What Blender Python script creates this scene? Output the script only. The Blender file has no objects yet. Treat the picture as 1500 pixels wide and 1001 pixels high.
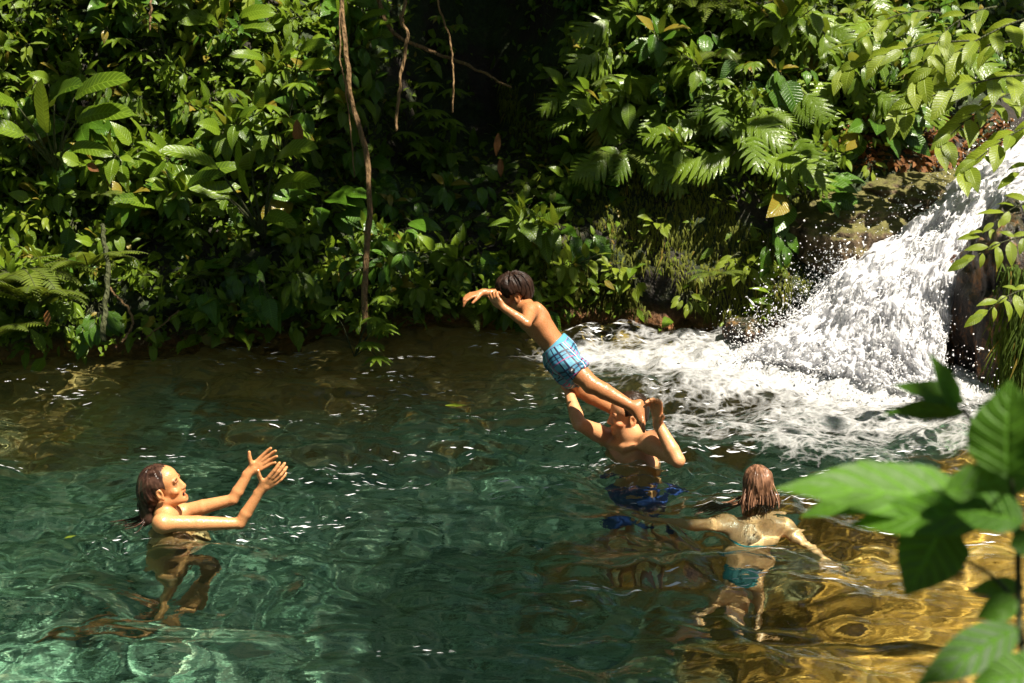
import bpy, math, random
import numpy as np
sc = bpy.context.scene
COL = sc.collection
R = math.radians
V = lambda *a: np.array(a, float)

# ------------------------------------------------------------------ camera model (metres; water surface at z = 0)
CAM = V(0, 0, 3.35); PITCH = R(17.1); FPX = 2500.0
FWD = V(0, math.cos(PITCH), -math.sin(PITCH)); UPV = V(0, math.sin(PITCH), math.cos(PITCH)); RGT = V(1, 0, 0)
def P(px, py, d):
    """world point seen at photo pixel (px, py), d metres along the viewing axis"""
    return CAM + d * (FWD + (px - 750) / FPX * RGT + (500.5 - py) / FPX * UPV)
def W(px, py, z=0.0):
    """world point on the level z seen at photo pixel"""
    r = FWD + (px - 750) / FPX * RGT + (500.5 - py) / FPX * UPV
    return CAM + r * ((z - CAM[2]) / r[2])
def PY(px, py, Y):
    r = FWD + (px - 750) / FPX * RGT + (500.5 - py) / FPX * UPV
    return CAM + r * (Y / r[1])
SUN = V(0.40, -0.21, 0.90); SUN /= np.linalg.norm(SUN)
def unit(v):
    v = np.asarray(v, float); return v / (np.linalg.norm(v) + 1e-12)

# ------------------------------------------------------------------ noise
_prng = np.random.default_rng(7)
_perm = _prng.permutation(256); _perm = np.concatenate([_perm, _perm, _perm])
_grad = _prng.normal(size=(256, 3)); _grad /= np.linalg.norm(_grad, axis=1)[:, None]
def perlin(x, y, z=0.0):
    x, y, z = np.broadcast_arrays(np.asarray(x, float), np.asarray(y, float), np.asarray(z, float))
    xi, yi, zi = np.floor(x).astype(int), np.floor(y).astype(int), np.floor(z).astype(int)
    xf, yf, zf = x - xi, y - yi, z - zi
    u, v, w = [t * t * t * (t * (t * 6 - 15) + 10) for t in (xf, yf, zf)]
    xi &= 255; yi &= 255; zi &= 255
    out = 0
    for i in (0, 1):
        for j in (0, 1):
            for k in (0, 1):
                g = _grad[_perm[_perm[_perm[xi + i] + yi + j] + zi + k]]
                d = g[..., 0] * (xf - i) + g[..., 1] * (yf - j) + g[..., 2] * (zf - k)
                out = out + d * (u if i else 1 - u) * (v if j else 1 - v) * (w if k else 1 - w)
    return out * 1.5
def fbm(x, y, z=0.0, oct=4, gain=0.5):
    a, s, o = 1.0, 1.0, 0
    for i in range(oct):
        o = o + a * perlin(np.asarray(x) * s + 17.3 * i, np.asarray(y) * s + 5.1 * i, np.asarray(z) * s + 9.7 * i); a *= gain; s *= 2.03
    return o
def sstep(a, b, x):
    t = np.clip((np.asarray(x, float) - a) / (b - a), 0, 1); return t * t * (3 - 2 * t)

# ------------------------------------------------------------------ object helpers
def obj(name, verts, faces, mat=None, parent=None, smooth=True, attrs=None, uv=None):
    me = bpy.data.meshes.new(name)
    verts = np.asarray(verts, float)
    if isinstance(faces, np.ndarray) and faces.ndim == 2:
        k = faces.shape[1]; nf = len(faces)
        me.vertices.add(len(verts)); me.vertices.foreach_set('co', verts.astype(np.float32).ravel())
        me.loops.add(nf * k); me.loops.foreach_set('vertex_index', faces.astype(np.int32).ravel())
        me.polygons.add(nf); me.polygons.foreach_set('loop_start', np.arange(0, nf * k, k, dtype=np.int32))
        try: me.polygons.foreach_set('loop_total', np.full(nf, k, np.int32))
        except Exception: pass
        me.update(calc_edges=True)
    else:
        me.from_pydata(verts.tolist(), [], [list(map(int, f)) for f in faces])
    if smooth: me.shade_smooth()
    for k, a in (attrs or {}).items():
        a = np.asarray(a, np.float32)
        if a.ndim == 2:
            at = me.attributes.new(k, 'FLOAT_COLOR', 'POINT')
            if a.shape[1] == 3: a = np.concatenate([a, np.ones((len(a), 1), np.float32)], 1)
            at.data.foreach_set('color', a.ravel())
        else:
            at = me.attributes.new(k, 'FLOAT', 'POINT'); at.data.foreach_set('value', a.ravel())
    if mat: me.materials.append(mat)
    o = bpy.data.objects.new(name, me); COL.objects.link(o)
    if parent is not None: o.parent = parent
    return o
def empty(name, loc=(0, 0, 0)):
    o = bpy.data.objects.new(name, None); COL.objects.link(o); o.location = loc; o.empty_display_size = .1
    return o
def tag(o, label=None, cat=None, group=None, kind=None):
    if label: o['label'] = label
    if cat: o['category'] = cat
    if group: o['group'] = group
    if kind: o['kind'] = kind
    return o
def grid_faces(n, m):
    i = np.arange(n * m).reshape(n, m)
    return np.stack([i[:-1, :-1], i[1:, :-1], i[1:, 1:], i[:-1, 1:]], -1).reshape(-1, 4)
def tube(pts, radii, sides=8, cap=True):
    """swept tube through points; returns verts, faces(list)"""
    pts = np.asarray(pts, float); n = len(pts); radii = np.broadcast_to(np.asarray(radii, float), (n,))
    t = np.gradient(pts, axis=0); t /= np.linalg.norm(t, axis=1)[:, None] + 1e-9
    ref = V(0.31, 0.87, 0.37); a = np.cross(t, ref); a /= np.linalg.norm(a, axis=1)[:, None] + 1e-9
    b = np.cross(t, a)
    th = np.linspace(0, 2 * np.pi, sides, endpoint=False)
    v = pts[:, None, :] + radii[:, None, None] * (np.cos(th)[None, :, None] * a[:, None] + np.sin(th)[None, :, None] * b[:, None])
    v = v.reshape(-1, 3); f = []
    for i in range(n - 1):
        for j in range(sides):
            k = (j + 1) % sides
            f.append((i * sides + j, i * sides + k, (i + 1) * sides + k, (i + 1) * sides + j))
    if cap:
        f.append(tuple(range(sides - 1, -1, -1))); f.append(tuple(range((n - 1) * sides, n * sides)))
    return v, f
def spline(ctrl, n):
    """Catmull-Rom through control points"""
    c = np.asarray(ctrl, float); c = np.concatenate([[2 * c[0] - c[1]], c, [2 * c[-1] - c[-2]]])
    k = len(c) - 3; out = []
    for t in np.linspace(0, k - 1e-6, n):
        i = int(t); u = t - i; p0, p1, p2, p3 = c[i:i + 4]
        out.append(.5 * ((2 * p1) + (p2 - p0) * u + (2 * p0 - 5 * p1 + 4 * p2 - p3) * u * u + (3 * p1 - p0 - 3 * p2 + p3) * u ** 3))
    return np.array(out)
class Soup:
    """collects many pieces of one thing into one mesh"""
    def __init__(s): s.v = []; s.f = []; s.n = 0; s.a = {}
    def add(s, v, f, **at):
        v = np.asarray(v, float); s.v.append(v)
        s.f.extend([tuple(int(i) + s.n for i in q) for q in f]); s.n += len(v)
        for k, x in at.items():
            s.a.setdefault(k, []).append(np.broadcast_to(np.asarray(x, float), (len(v),) + np.shape(x)[1:] if np.ndim(x) > 1 else (len(v),)))
    def build(s, name, mat, parent=None, smooth=True):
        return obj(name, np.concatenate(s.v), s.f, mat, parent, smooth, {k: np.concatenate(x) for k, x in s.a.items()})

# ------------------------------------------------------------------ implicit bodies: smooth union of rounded cones and ellipsoids
class Body:
    def __init__(s, lo, hi, h):
        s.h = h; s.lo = np.asarray(lo, float); s.n = np.ceil((np.asarray(hi, float) - s.lo) / h).astype(int) + 1
        s.F = np.full(s.n, 0.2, np.float32)
    def _sub(s, lo, hi):
        a = np.maximum(np.floor((lo - s.lo) / s.h).astype(int), 0); b = np.minimum(np.ceil((hi - s.lo) / s.h).astype(int) + 1, s.n)
        if np.any(b <= a): return None, None
        ax = [s.lo[i] + s.h * np.arange(a[i], b[i]) for i in range(3)]
        return tuple(slice(a[i], b[i]) for i in range(3)), np.stack(np.meshgrid(*ax, indexing='ij'), -1)
    def _mix(s, sl, d, k, op):
        F = s.F[sl]
        if op == 'add':
            h = np.clip(.5 + .5 * (F - d) / k, 0, 1); s.F[sl] = F * (1 - h) + d * h - k * h * (1 - h)
        else:
            h = np.clip(.5 - .5 * (F + d) / k, 0, 1); s.F[sl] = F * (1 - h) - d * h + k * h * (1 - h)
    def cone(s, a, b, ra, rb, k=.02, op='add'):
        a = np.asarray(a, float); b = np.asarray(b, float); m = max(ra, rb) + k + 3 * s.h
        sl, X = s._sub(np.minimum(a, b) - m, np.maximum(a, b) + m)
        if sl is None: return s
        ab = b - a; L2 = ab @ ab + 1e-12
        t = np.clip(((X - a) @ ab) / L2, 0, 1)
        d = np.linalg.norm(X - a - t[..., None] * ab, axis=-1) - (ra + (rb - ra) * t)
        s._mix(sl, d, k, op); return s
    def chain(s, pts, rad, k=.02):
        for i in range(len(pts) - 1): s.cone(pts[i], pts[i + 1], rad[i], rad[i + 1], k)
        return s
    def ell(s, c, r, ax=None, k=.02, op='add'):
        """ellipsoid; ax rows are its local axes"""
        c = np.asarray(c, float); r = np.asarray(r, float); m = r.max() + k + 3 * s.h
        sl, X = s._sub(c - m, c + m)
        if sl is None: return s
        q = X - c
        if ax is not None: q = q @ np.asarray(ax).T
        k0 = np.linalg.norm(q / r, axis=-1); k1 = np.linalg.norm(q / (r * r), axis=-1) + 1e-9
        s._mix(sl, k0 * (k0 - 1) / k1, k, op); return s
    def cut(s, p, n):
        """remove what lies on the side n of the plane through p"""
        ax = [s.lo[i] + s.h * np.arange(s.n[i]) for i in range(3)]
        X = np.stack(np.meshgrid(*ax, indexing='ij'), -1)
        s.F = np.maximum(s.F, ((X - p) @ unit(n)).astype(np.float32)); return s
    def mesh(s, smooth=1):
        F = s.F; S = F < 0
        c = np.zeros(np.array(F.shape) - 1, int)
        for i in (0, 1):
            for j in (0, 1):
                for k in (0, 1): c += S[i:F.shape[0] - 1 + i, j:F.shape[1] - 1 + j, k:F.shape[2] - 1 + k]
        act = (c > 0) & (c < 8); ids = -np.ones(act.shape, int); idx = np.argwhere(act); ids[act] = np.arange(len(idx))
        acc = np.zeros((len(idx), 3)); cnt = np.zeros(len(idx))
        corners = [(i, j, k) for i in (0, 1) for j in (0, 1) for k in (0, 1)]
        val = {q: F[idx[:, 0] + q[0], idx[:, 1] + q[1], idx[:, 2] + q[2]].astype(float) for q in corners}
        for q in corners:
            for ax in range(3):
                if q[ax] == 0:
                    p = list(q); p[ax] = 1; p = tuple(p); a, b = val[q], val[p]
                    m = (a < 0) != (b < 0); t = np.where(m, a / np.where(m, a - b, 1), 0)
                    pos = np.array(q, float)[None] + 0 * acc; pos[:, ax] += t
                    acc[m] += pos[m]; cnt[m] += 1
        v = s.lo + s.h * (idx + acc / cnt[:, None]); faces = []
        for ax in range(3):
            o1, o2 = [(1, 2), (2, 0), (0, 1)][ax]
            sl0 = [slice(1, F.shape[i] - 1) for i in range(3)]; sl1 = list(sl0); sl0[ax] = slice(0, F.shape[ax] - 1); sl1[ax] = slice(1, F.shape[ax])
            A, B = S[tuple(sl0)], S[tuple(sl1)]; m = np.argwhere(A != B)
            if not len(m): continue
            flip = A[tuple(m.T)]; base = m.copy()
            for i in range(3):
                if i != ax: base[:, i] += 1
            e1 = np.zeros(3, int); e1[o1] = 1; e2 = np.zeros(3, int); e2[o2] = 1
            g = lambda q: ids[tuple(q.T)]
            quad = np.stack([g(base - e1 - e2), g(base - e2), g(base), g(base - e1)], 1)
            quad[~flip] = quad[~flip][:, ::-1]
            faces.append(quad)
        f = np.concatenate(faces); f = f[(f >= 0).all(1)]
        for _ in range(smooth):
            e = np.concatenate([f[:, [0, 1]], f[:, [1, 2]], f[:, [2, 3]], f[:, [3, 0]]])
            sm = np.zeros_like(v); n = np.zeros(len(v)); np.add.at(sm, e[:, 0], v[e[:, 1]]); np.add.at(n, e[:, 0], 1)
            np.add.at(sm, e[:, 1], v[e[:, 0]]); np.add.at(n, e[:, 1], 1); v = .5 * v + .5 * sm / np.maximum(n, 1)[:, None]
        return v, f

# ------------------------------------------------------------------ node helpers
class NT:
    def __init__(s, name):
        s.m = bpy.data.materials.new(name); s.m.use_nodes = True; s.t = s.m.node_tree; s.t.nodes.clear()
        s.out = s.t.nodes.new('ShaderNodeOutputMaterial')
    def n(s, typ, **kw):
        nd = s.t.nodes.new('ShaderNode' + typ)
        for k, x in kw.items():
            if k[0] == '_': setattr(nd, k[1:], x)
            else:
                key = k.replace('__', ' ')
                sk = nd.inputs[int(key[1:])] if key[0] == 'i' and key[1:].isdigit() else nd.inputs[key]
                if isinstance(x, bpy.types.NodeSocket): s.t.links.new(x, sk)
                else: sk.default_value = x
        return nd
    def math(s, op, a, b=0.0, clamp=False):
        nd = s.n('Math', _operation=op, i0=a, i1=b, _use_clamp=clamp); return nd.outputs[0]
    def mix(s, f, a, b, typ='MIX'):
        nd = s.t.nodes.new('ShaderNodeMix'); nd.data_type = 'RGBA'; nd.blend_type = typ
        for i, x in ((0, f), (6, a), (7, b)):
            if isinstance(x, bpy.types.NodeSocket): s.t.links.new(x, nd.inputs[i])
            else: nd.inputs[i].default_value = x if i == 0 or len(x) == 4 else (*x, 1)
        return nd.outputs[2]
    def ramp(s, f, stops, interp='LINEAR'):
        nd = s.n('ValToRGB', i0=f); cr = nd.color_ramp; cr.interpolation = interp
        while len(cr.elements) < len(stops): cr.elements.new(.5)
        for e, (p, c) in zip(cr.elements, stops): e.position = p; e.color = (*c, 1) if len(c) == 3 else c
        return nd.outputs[0]
    def attr(s, name, what='Fac'):
        return s.n('Attribute', _attribute_name=name).outputs[what]
    def done(s, sh, disp=None):
        s.t.links.new(sh.outputs[0] if hasattr(sh, 'outputs') else sh, s.out.inputs[0]); return s.m
def c4(r, g, b): return (r, g, b, 1)
# ------------------------------------------------------------------ people
def skin_mat(name, base, rough=.52):
    t = NT(name); col = t.attr('paint', 'Color')
    geo = t.n('NewGeometry'); n1 = t.n('TexNoise', Vector=geo.outputs['Position'], Scale=22.0, Detail=4.0)
    n2 = t.n('TexNoise', Vector=geo.outputs['Position'], Scale=160.0, Detail=3.0)
    c = t.mix(1.0, t.mix(n1.outputs[0], (base[0] * .82, base[1] * .76, base[2] * .72), (base[0] * 1.12, base[1] * 1.1, base[2] * 1.06)), col, 'MULTIPLY')
    bmp = t.n('Bump', Strength=.45, Distance=.004, Height=n2.outputs[0])
    p = t.n('BsdfPrincipled', Base__Color=c, Roughness=t.ramp(n2.outputs[0], [(.40, (.18,) * 3), (.52, (rough,) * 3), (.7, (rough + .1,) * 3)]), Normal=bmp.outputs[0])
    p.inputs['Subsurface Weight'].default_value = .12; p.inputs['Subsurface Radius'].default_value = (1, .35, .2); p.inputs['Subsurface Scale'].default_value = .01
    p.inputs['Coat Weight'].default_value = .06; p.inputs['Coat Roughness'].default_value = .25
    return t.done(p)
def hair_mat(name, lo, hi, rough=.35):
    t = NT(name); n = t.attr('strand'); geo = t.n('NewGeometry')
    nn = t.n('TexNoise', Vector=geo.outputs['Position'], Scale=45.0, Detail=4.0)
    c = t.mix(t.math('MULTIPLY', n, nn.outputs[0]), lo, hi)
    p = t.n('BsdfPrincipled', Base__Color=c, Roughness=rough, Normal=t.n('Bump', Strength=.6, Distance=.004, Height=n).outputs[0])
    p.inputs['Specular IOR Level'].default_value = .2
    return t.done(p)

def frame(fwd, up):
    f = unit(fwd); r = unit(np.cross(f, unit(up))); u = np.cross(r, f); return r, f, u

def head(B, c, fwd, up, s=1.0, open_mouth=False, nose=1.0):
    """skull, jaw, face. Local axes r (his right), f (forward), u (up); c = centre of the skull at eye level. Full height about 0.235*s"""
    r, f, u = frame(fwd, up); ax = np.stack([r, f, u]); L = lambda x, y, z: c + s * (x * r + y * f + z * u)
    e = lambda x, y, z, a, b, d, k=.012, op='add': B.ell(L(x, y, z), V(a, b, d) * s, ax, k * s, op)
    e(0, -.018, .03, .073, .094, .083)              # cranium
    e(0, .035, .035, .062, .05, .06, .02)           # forehead
    e(0, .03, -.035, .055, .055, .07, .02)          # face
    e(0, .022, -.072, .048, .055, .035, .02)        # jaw
    B.cone(L(-.045, -.005, -.06), L(-.012, .066, -.094), .018 * s, .014 * s, .02 * s)
    B.cone(L(.045, -.005, -.06), L(.012, .066, -.094), .018 * s, .014 * s, .02 * s)
    e(0, .072, -.097, .017, .014, .013, .012)       # chin
    for sg in (-1, 1):
        e(sg * .033, .092, -.002, .016, .013, .011, .012, 'sub')     # eye sockets
        e(sg * .031, .068, -.002, .0125, .0125, .0125, .004)         # eyeballs
        e(sg * .031, .078, .008, .016, .006, .0035, .005)            # upper lids
        e(sg * .03, .079, .019, .021, .008, .006, .012)               # brow
        e(sg * .044, .058, -.033, .018, .02, .016, .014)             # cheekbones
        # ear
        ex = np.stack([unit(r * .9 - f * .35 * sg * sg), unit(f * .9 + r * 0), u])
        e(sg * .074, -.008, -.012, .009, .02, .032, .005)
        e(sg * .081, -.004, -.008, .006, .010, .017, .004, 'sub')
        e(sg * .073, .0, -.038, .007, .009, .01, .006)
    B.cone(L(0, .081, .010), L(0, .094 + .006 * nose, -.030), .0085 * s, .0112 * s, .012 * s); B.cone(L(0, .078, -.004), L(0, .084, -.036), .012 * s, .015 * s, .012 * s)    # nose
    for sg in (-1, 1): e(sg * .012, .087, -.036, .0085, .0105, .0075, .006)
    if open_mouth:
        e(0, .085, -.07, .021, .02, .013, .006, 'sub')
        e(0, .085, -.0555, .02, .009, .0055, .007); e(0, .078, -.085, .019, .01, .006, .008)
    else:
        e(0, .082, -.063, .021, .009, .005, .005); e(0, .080, -.0735, .018, .009, .0058, .005)
    return L, ax

def head_paint(v, col, L, ax, c, s, stubble=0, brow=(.16, .11, .09), open_mouth=False):
    q = (v - c) @ ax.T / s
    def blot(x, y, z, a, b, d, rgb, soft=.35):
        k = np.sqrt(((q[:, 0] - x) / a) ** 2 + ((q[:, 1] - y) / b) ** 2 + ((q[:, 2] - z) / d) ** 2); w = 1 - sstep(1 - soft, 1 + soft, k)
        col[:] = col * (1 - w[:, None]) + np.array(rgb) * w[:, None]
    for sg in (-1, 1):
        blot(sg * .031, .082, -.001, .0155, .014, .0055, (.75, .9, 1.2)); blot(sg * .031, .088, -.001, .0065, .012, .0065, (.05, .05, .06))
        blot(sg * .031, .086, .0065, .019, .016, .0032, (.13, .1, .1)); blot(sg * .033, .09, .021, .022, .022, .0048, brow)
        blot(sg * .012, .1, -.046, .006, .01, .005, (.45, .35, .35)); blot(sg * .05, .06, -.035, .02, .03, .02, (1.05, .86, .82), .9)
    if open_mouth:
        blot(0, .07, -.07, .021, .03, .012, (.16, .05, .06)); blot(0, .09, -.0625, .016, .02, .0042, (1.5, 2.0, 2.6))
    blot(0, .09, -.0605 if not open_mouth else -.0555, .022, .018, .0055, (.95, .55, .52)); blot(0, .086, -.0745 if not open_mouth else -.0855, .02, .016, .0065, (.95, .55, .52))
    if stubble: blot(0, .05, -.085, .06, .07, .035, (1 - .35 * stubble,) * 3, .6)

def hand(B, wrist, fdir, nrm, s=1.0, thumb_side=1, curl=.15, spread=.12, thumb=(.75, .6), pinch=None, curls=None):
    """wrist; fdir = from wrist to knuckles; nrm = out of the palm; thumb_side = +1 when the thumb is on side cross(fdir, nrm)"""
    f = unit(fdir); n = unit(nrm - (nrm @ f) * f); t = np.cross(f, n) * thumb_side
    Q = lambda a, b, c: wrist + s * (a * f + b * t + c * n)
    B.ell(Q(.05, .002, 0), V(.05, .036, .0135) * s, np.stack([f, t, n]), .008 * s)
    B.cone(Q(.0, .008, 0), Q(.085, .027, 0), .014 * s, .0105 * s, .006 * s); B.cone(Q(.0, -.008, 0), Q(.078, -.028, 0), .014 * s, .0100 * s, .006 * s)
    B.cone(Q(-.02, 0, 0), Q(.03, 0, 0), .023 * s, .02 * s, .012 * s)
    base = [(.09, .028), (.095, .010), (.09, -.009), (.08, -.027)]; lens = [(.042, .026, .02), (.046, .029, .021), (.042, .028, .02), (.034, .021, .018)]
    for i in range(4):
        cu = (curls[i] if curls else curl * (1 + .25 * i)); a = spread * (1.5 - i)
        d0 = unit(f * math.cos(a) + t * math.sin(a)); p = Q(base[i][0], base[i][1], 0); ang = cu * .6; rr = [.0110, .0104, .0097, .0085]
        for j in range(3):
            d = d0 * math.cos(ang) + n * math.sin(ang); p2 = p + d * lens[i][j] * s
            B.cone(p, p2, rr[j] * s, rr[j + 1] * s, .0028 * s if j else .004 * s); p = p2; ang += cu * (1.1 if j == 0 else .8)
    # thumb: leaves the side of the palm near its base
    a, cn = thumb; p = Q(.022, .026, .004); d = unit(f * math.cos(a) + t * math.sin(a) + n * cn * .5)
    B.cone(Q(.01, .012, .002), Q(.045, .034, .008), .014 * s, .012 * s, .01 * s)
    p = Q(.04, .034, .008); p2 = p + d * .036 * s; d2 = unit(d + f * .25 + n * cn * .3); p3 = p2 + d2 * .03 * s
    B.cone(p, p2, .0122 * s, .0112 * s, .006 * s); B.cone(p2, p3, .0112 * s, .0088 * s, .003 * s)

def foot(B, ankle, heel_dir, toe_dir, s=1.0, side=1):
    """heel_dir points from the shin down; toe_dir forward along the sole"""
    t = unit(toe_dir); d = unit(heel_dir - (heel_dir @ t) * t); w = np.cross(t, d) * side
    Q = lambda a, b, c: ankle + s * (a * t + b * w + c * d)
    B.cone(Q(-.03, 0, .03), Q(.03, 0, .035), .03 * s, .028 * s, .03 * s)
    B.cone(Q(.0, 0, .0), Q(.1, 0, .045), .036 * s, .02 * s, .03 * s)
    B.ell(Q(.1, 0, .05), V(.05, .04, .016) * s, np.stack([t, w, d]), .02 * s)
    for i in range(5):
        b = .030 - .0165 * i; L0 = .135 - .008 * i - .004 * (i == 0)
        r0 = .013 if i == 0 else .0088
        B.cone(Q(.12 - .006 * i, b, .052), Q(L0 + .026, b * 1.06, .057), r0 * s, r0 * .9 * s, .004 * s)

def strands(head_c, ax, starts, paths, r0, r1, n=10, sides=5):
    S = Soup()
    for p in paths:
        v, f = tube(spline(p, n), np.linspace(r0, r1, n), sides); S.add(v, f, strand=random.random())
    return S
def hair_strand_attr(v, c, ax, fr=60, seed=0):
    q = (v - c) @ ax.T
    az = np.arctan2(q[:, 0], q[:, 2] + .02)
    return np.clip(.5 + .9 * fbm(az * fr * .12 + seed, q[:, 1] * 9, q[:, 0] * 60, 3), 0, 1)

def ripple_hair(v, c, ax, amp, seed=0, fr=55):
    q = (v - c) @ ax.T; nrm = unit_rows(q)
    a = np.arctan2(q[:, 0], q[:, 1] + .001)
    k = fbm(a * 6 + seed, q[:, 2] * 10, seed + q[:, 0] * 8, 3)
    return v + nrm * (amp * k)[:, None], np.clip(.5 + .8 * fbm(q[:, 0] * fr + seed, q[:, 1] * fr * .35, q[:, 2] * fr * .25, 3), 0, 1)
def unit_rows(q): return q / (np.linalg.norm(q, axis=1)[:, None] + 1e-9)
random.seed(3)
PW = P; DM = .11
def lerp(a, b, t): return np.asarray(a) * (1 - t) + np.asarray(b) * t

def torso(B, nb, pel, rs, ls, chest, waist, hip, k=.06):
    """nb neck base, pel pelvis centre, shoulders; chest/waist/hip = (half width, half depth)"""
    up = unit(nb - pel); r = unit(rs - ls); r = unit(r - (r @ up) * up); f = np.cross(up, r); ax = np.stack([r, f, up]); h = np.linalg.norm(nb - pel)
    M = lambda t, fo=0.0, ro=0.0: lerp(pel, nb, t) + f * fo + r * ro
    B.ell(M(.68, 0), V(chest[0], chest[1], h * .30), ax, k); B.ell(M(.36, .0), V(waist[0], waist[1], h * .28), ax, k); B.ell(M(.04, -.005), V(hip[0], hip[1], h * .24), ax, k)
    for sg in (-1, 1): B.ell(M(.80, chest[1] * .28, sg * chest[0] * .48), V(chest[0] * .52, chest[1] * .75, h * .16), ax, k * .6)
    return ax, M
def limb(B, a, b, c, r0, r1, r2, r3, k=.03, bulge=1.12):
    """shoulder-elbow-wrist or hip-knee-ankle with muscle swell"""
    m = lerp(a, b, .45); m2 = lerp(b, c, .30); rm = (r0 + r1) / 2 * bulge; rn = (r1 + r2) / 2 * bulge * .98
    B.cone(a, m, r0, rm, k); B.cone(m, b, rm, r1, .006); B.cone(b, m2, r1 * 1.02, rn, .009); B.cone(m2, c, rn, r3, .006)

# ================================================================= man holding the boy up
def build_man():
    P = lambda px, py, d: PW(px, py, d + DM)
    h = .0042; cc = P(919, 607, 9.26); fw = V(-1, -.22, -.04)
    nb = P(929, 645, 9.25); rs = P(896, 644, 9.41); ls = P(957, 649, 9.09); pel = V(nb[0] + .05, nb[1] + .05, nb[2] - .52)
    B = Body(V(.15, 8.3, -1.48), V(1.15, 9.6, .62), h)
    ax, M = torso(B, nb - V(0, 0, .02), pel, rs, ls, (.175, .115), (.15, .10), (.165, .11))
    B.cone(nb - V(0, 0, .03), cc + V(.012, 0, -.05), .066, .058, .04)
    B.cone(nb + V(0, 0, .01), lerp(nb, ls, .85), .055, .045, .05); B.cone(nb + V(0, 0, .01), lerp(nb, rs, .85), .055, .045, .05)
    # collar bones
    fr = ax[1]
    for s_ in (rs, ls): B.cone(nb + fr * .075 - V(0, 0, .02), lerp(nb, s_, .8) + fr * .06 + V(0, 0, .0), .012, .012, .03)
    re, rw = P(848, 621, 9.20), P(834, 577, 9.33); le, lw = P(993, 675, 8.92), P(964, 621, 8.97)
    B.ell(rs, V(.062, .062, .062), None, .04); B.ell(ls, V(.064, .064, .064), None, .04)
    limb(B, rs, re, rw, .054, .036, .034, .027); limb(B, ls, le, lw, .056, .037, .035, .028)
    hand(B, rw, P(829, 562, 9.36) - rw, V(.55, -.75, .1), 1.0, -1, .28, .10, thumb=(.5, .9))
    hand(B, lw, P(962, 598, 8.93) - lw, V(-.70, -.70, .1), 1.06, 1, .95, .14, thumb=(.75, .9), curls=[.35, .5, .62, .75])
    for sg, kx in ((1, -.05), (-1, .06)):
        hp = pel + ax[0] * .085 * sg - V(0, 0, .06); kn = hp + V(kx - .03, -.08 * sg - .05, -.40); an = kn + V(.05, .05, -.40)
        limb(B, hp, kn, an, .085, .055, .05, .036, .05); foot(B, an, V(0, 0, -1), V(-1, -.2, 0), 1.0, 1)
    L, hax = head(B, cc, fw, V(.06, 0, 1), 1.05)
    v, f = B.mesh(1); col = np.ones((len(v), 3)); head_paint(v, col, L, hax, cc, 1.05, stubble=.5)
    for c0 in (M(.74, .12, .085), M(.74, .12, -.085)):
        w = 1 - sstep(.008, .016, np.linalg.norm(v - c0, axis=1)); col[:] = col * (1 - w[:, None]) + np.array([.6, .4, .4]) * w[:, None]
    man = tag(obj('person', v, f, skin_mat('skin_tanned', (.64, .31, .145)), None, True, {'paint': col}),
              'person standing chest-deep in the pool, arms raised, boosting a diving child off the shoulder', 'person')
    # cropped hair
    s = 1.05; H = Body(cc - .2, cc + .2, .0042); r, fd, u = hax; Lh = lambda x, y, z: cc + s * (x * r + y * fd + z * u)
    H.ell(Lh(0, -.02, .036), V(.0795, .098, .087) * s, hax, .01); H.ell(Lh(0, -.055, -.01), V(.068, .06, .06) * s, hax, .02)
    H.cut(Lh(0, .078, .05), fd + u * -.35); 
    H.ell(Lh(0, .095, -.02), V(.12, .075, .066) * s, hax, .01, 'sub'); H.cut(Lh(0, -.05, -.055), -u + fd * .2)
    for sg in (-1, 1): H.ell(Lh(sg * .075, .012, -.03), V(.03, .03, .045) * s, hax, .008, 'sub')
    hv, hf = H.mesh(1); hv, st = ripple_hair(hv, cc, hax, .004, 2, 90)
    obj('hair', hv, hf, hair_mat('wet_dark_hair', (.012, .007, .004), (.06, .030, .016)), man, True, {'strand': st})
    # swim shorts under water
    S = Body(pel - V(.3, .3, .5), pel + V(.3, .3, .25), .007)
    S.ell(pel, V(.185, .13, .13), ax, .03)
    for sg, kx in ((1, -.05), (-1, .06)):
        hp = pel + ax[0] * .085 * sg - V(0, 0, .06); kn = hp + V(kx - .03, -.08 * sg - .05, -.40); S.cone(hp, lerp(hp, kn, .75), .108, .10, .03)
    S.cut(pel + V(0, 0, .075), V(0, 0, 1)); S.cut(pel + V(0, 0, -.36), V(0, 0, -1))
    sv, sf = S.mesh(1); sv = sv + unit_rows(sv - pel) * (.008 * fbm(sv[:, 0] * 14, sv[:, 1] * 14, sv[:, 2] * 6, 2))[:, None]
    t = NT('blue_swim_cloth'); geo = t.n('NewGeometry'); n = t.n('TexNoise', Vector=geo.outputs['Position'], Scale=14.0)
    obj('swim_shorts', sv, sf, t.done(t.n('BsdfPrincipled', Base__Color=t.mix(n.outputs[0], (.012, .03, .17), (.04, .09, .34)), Roughness=.6)), man)
    return man

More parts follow.
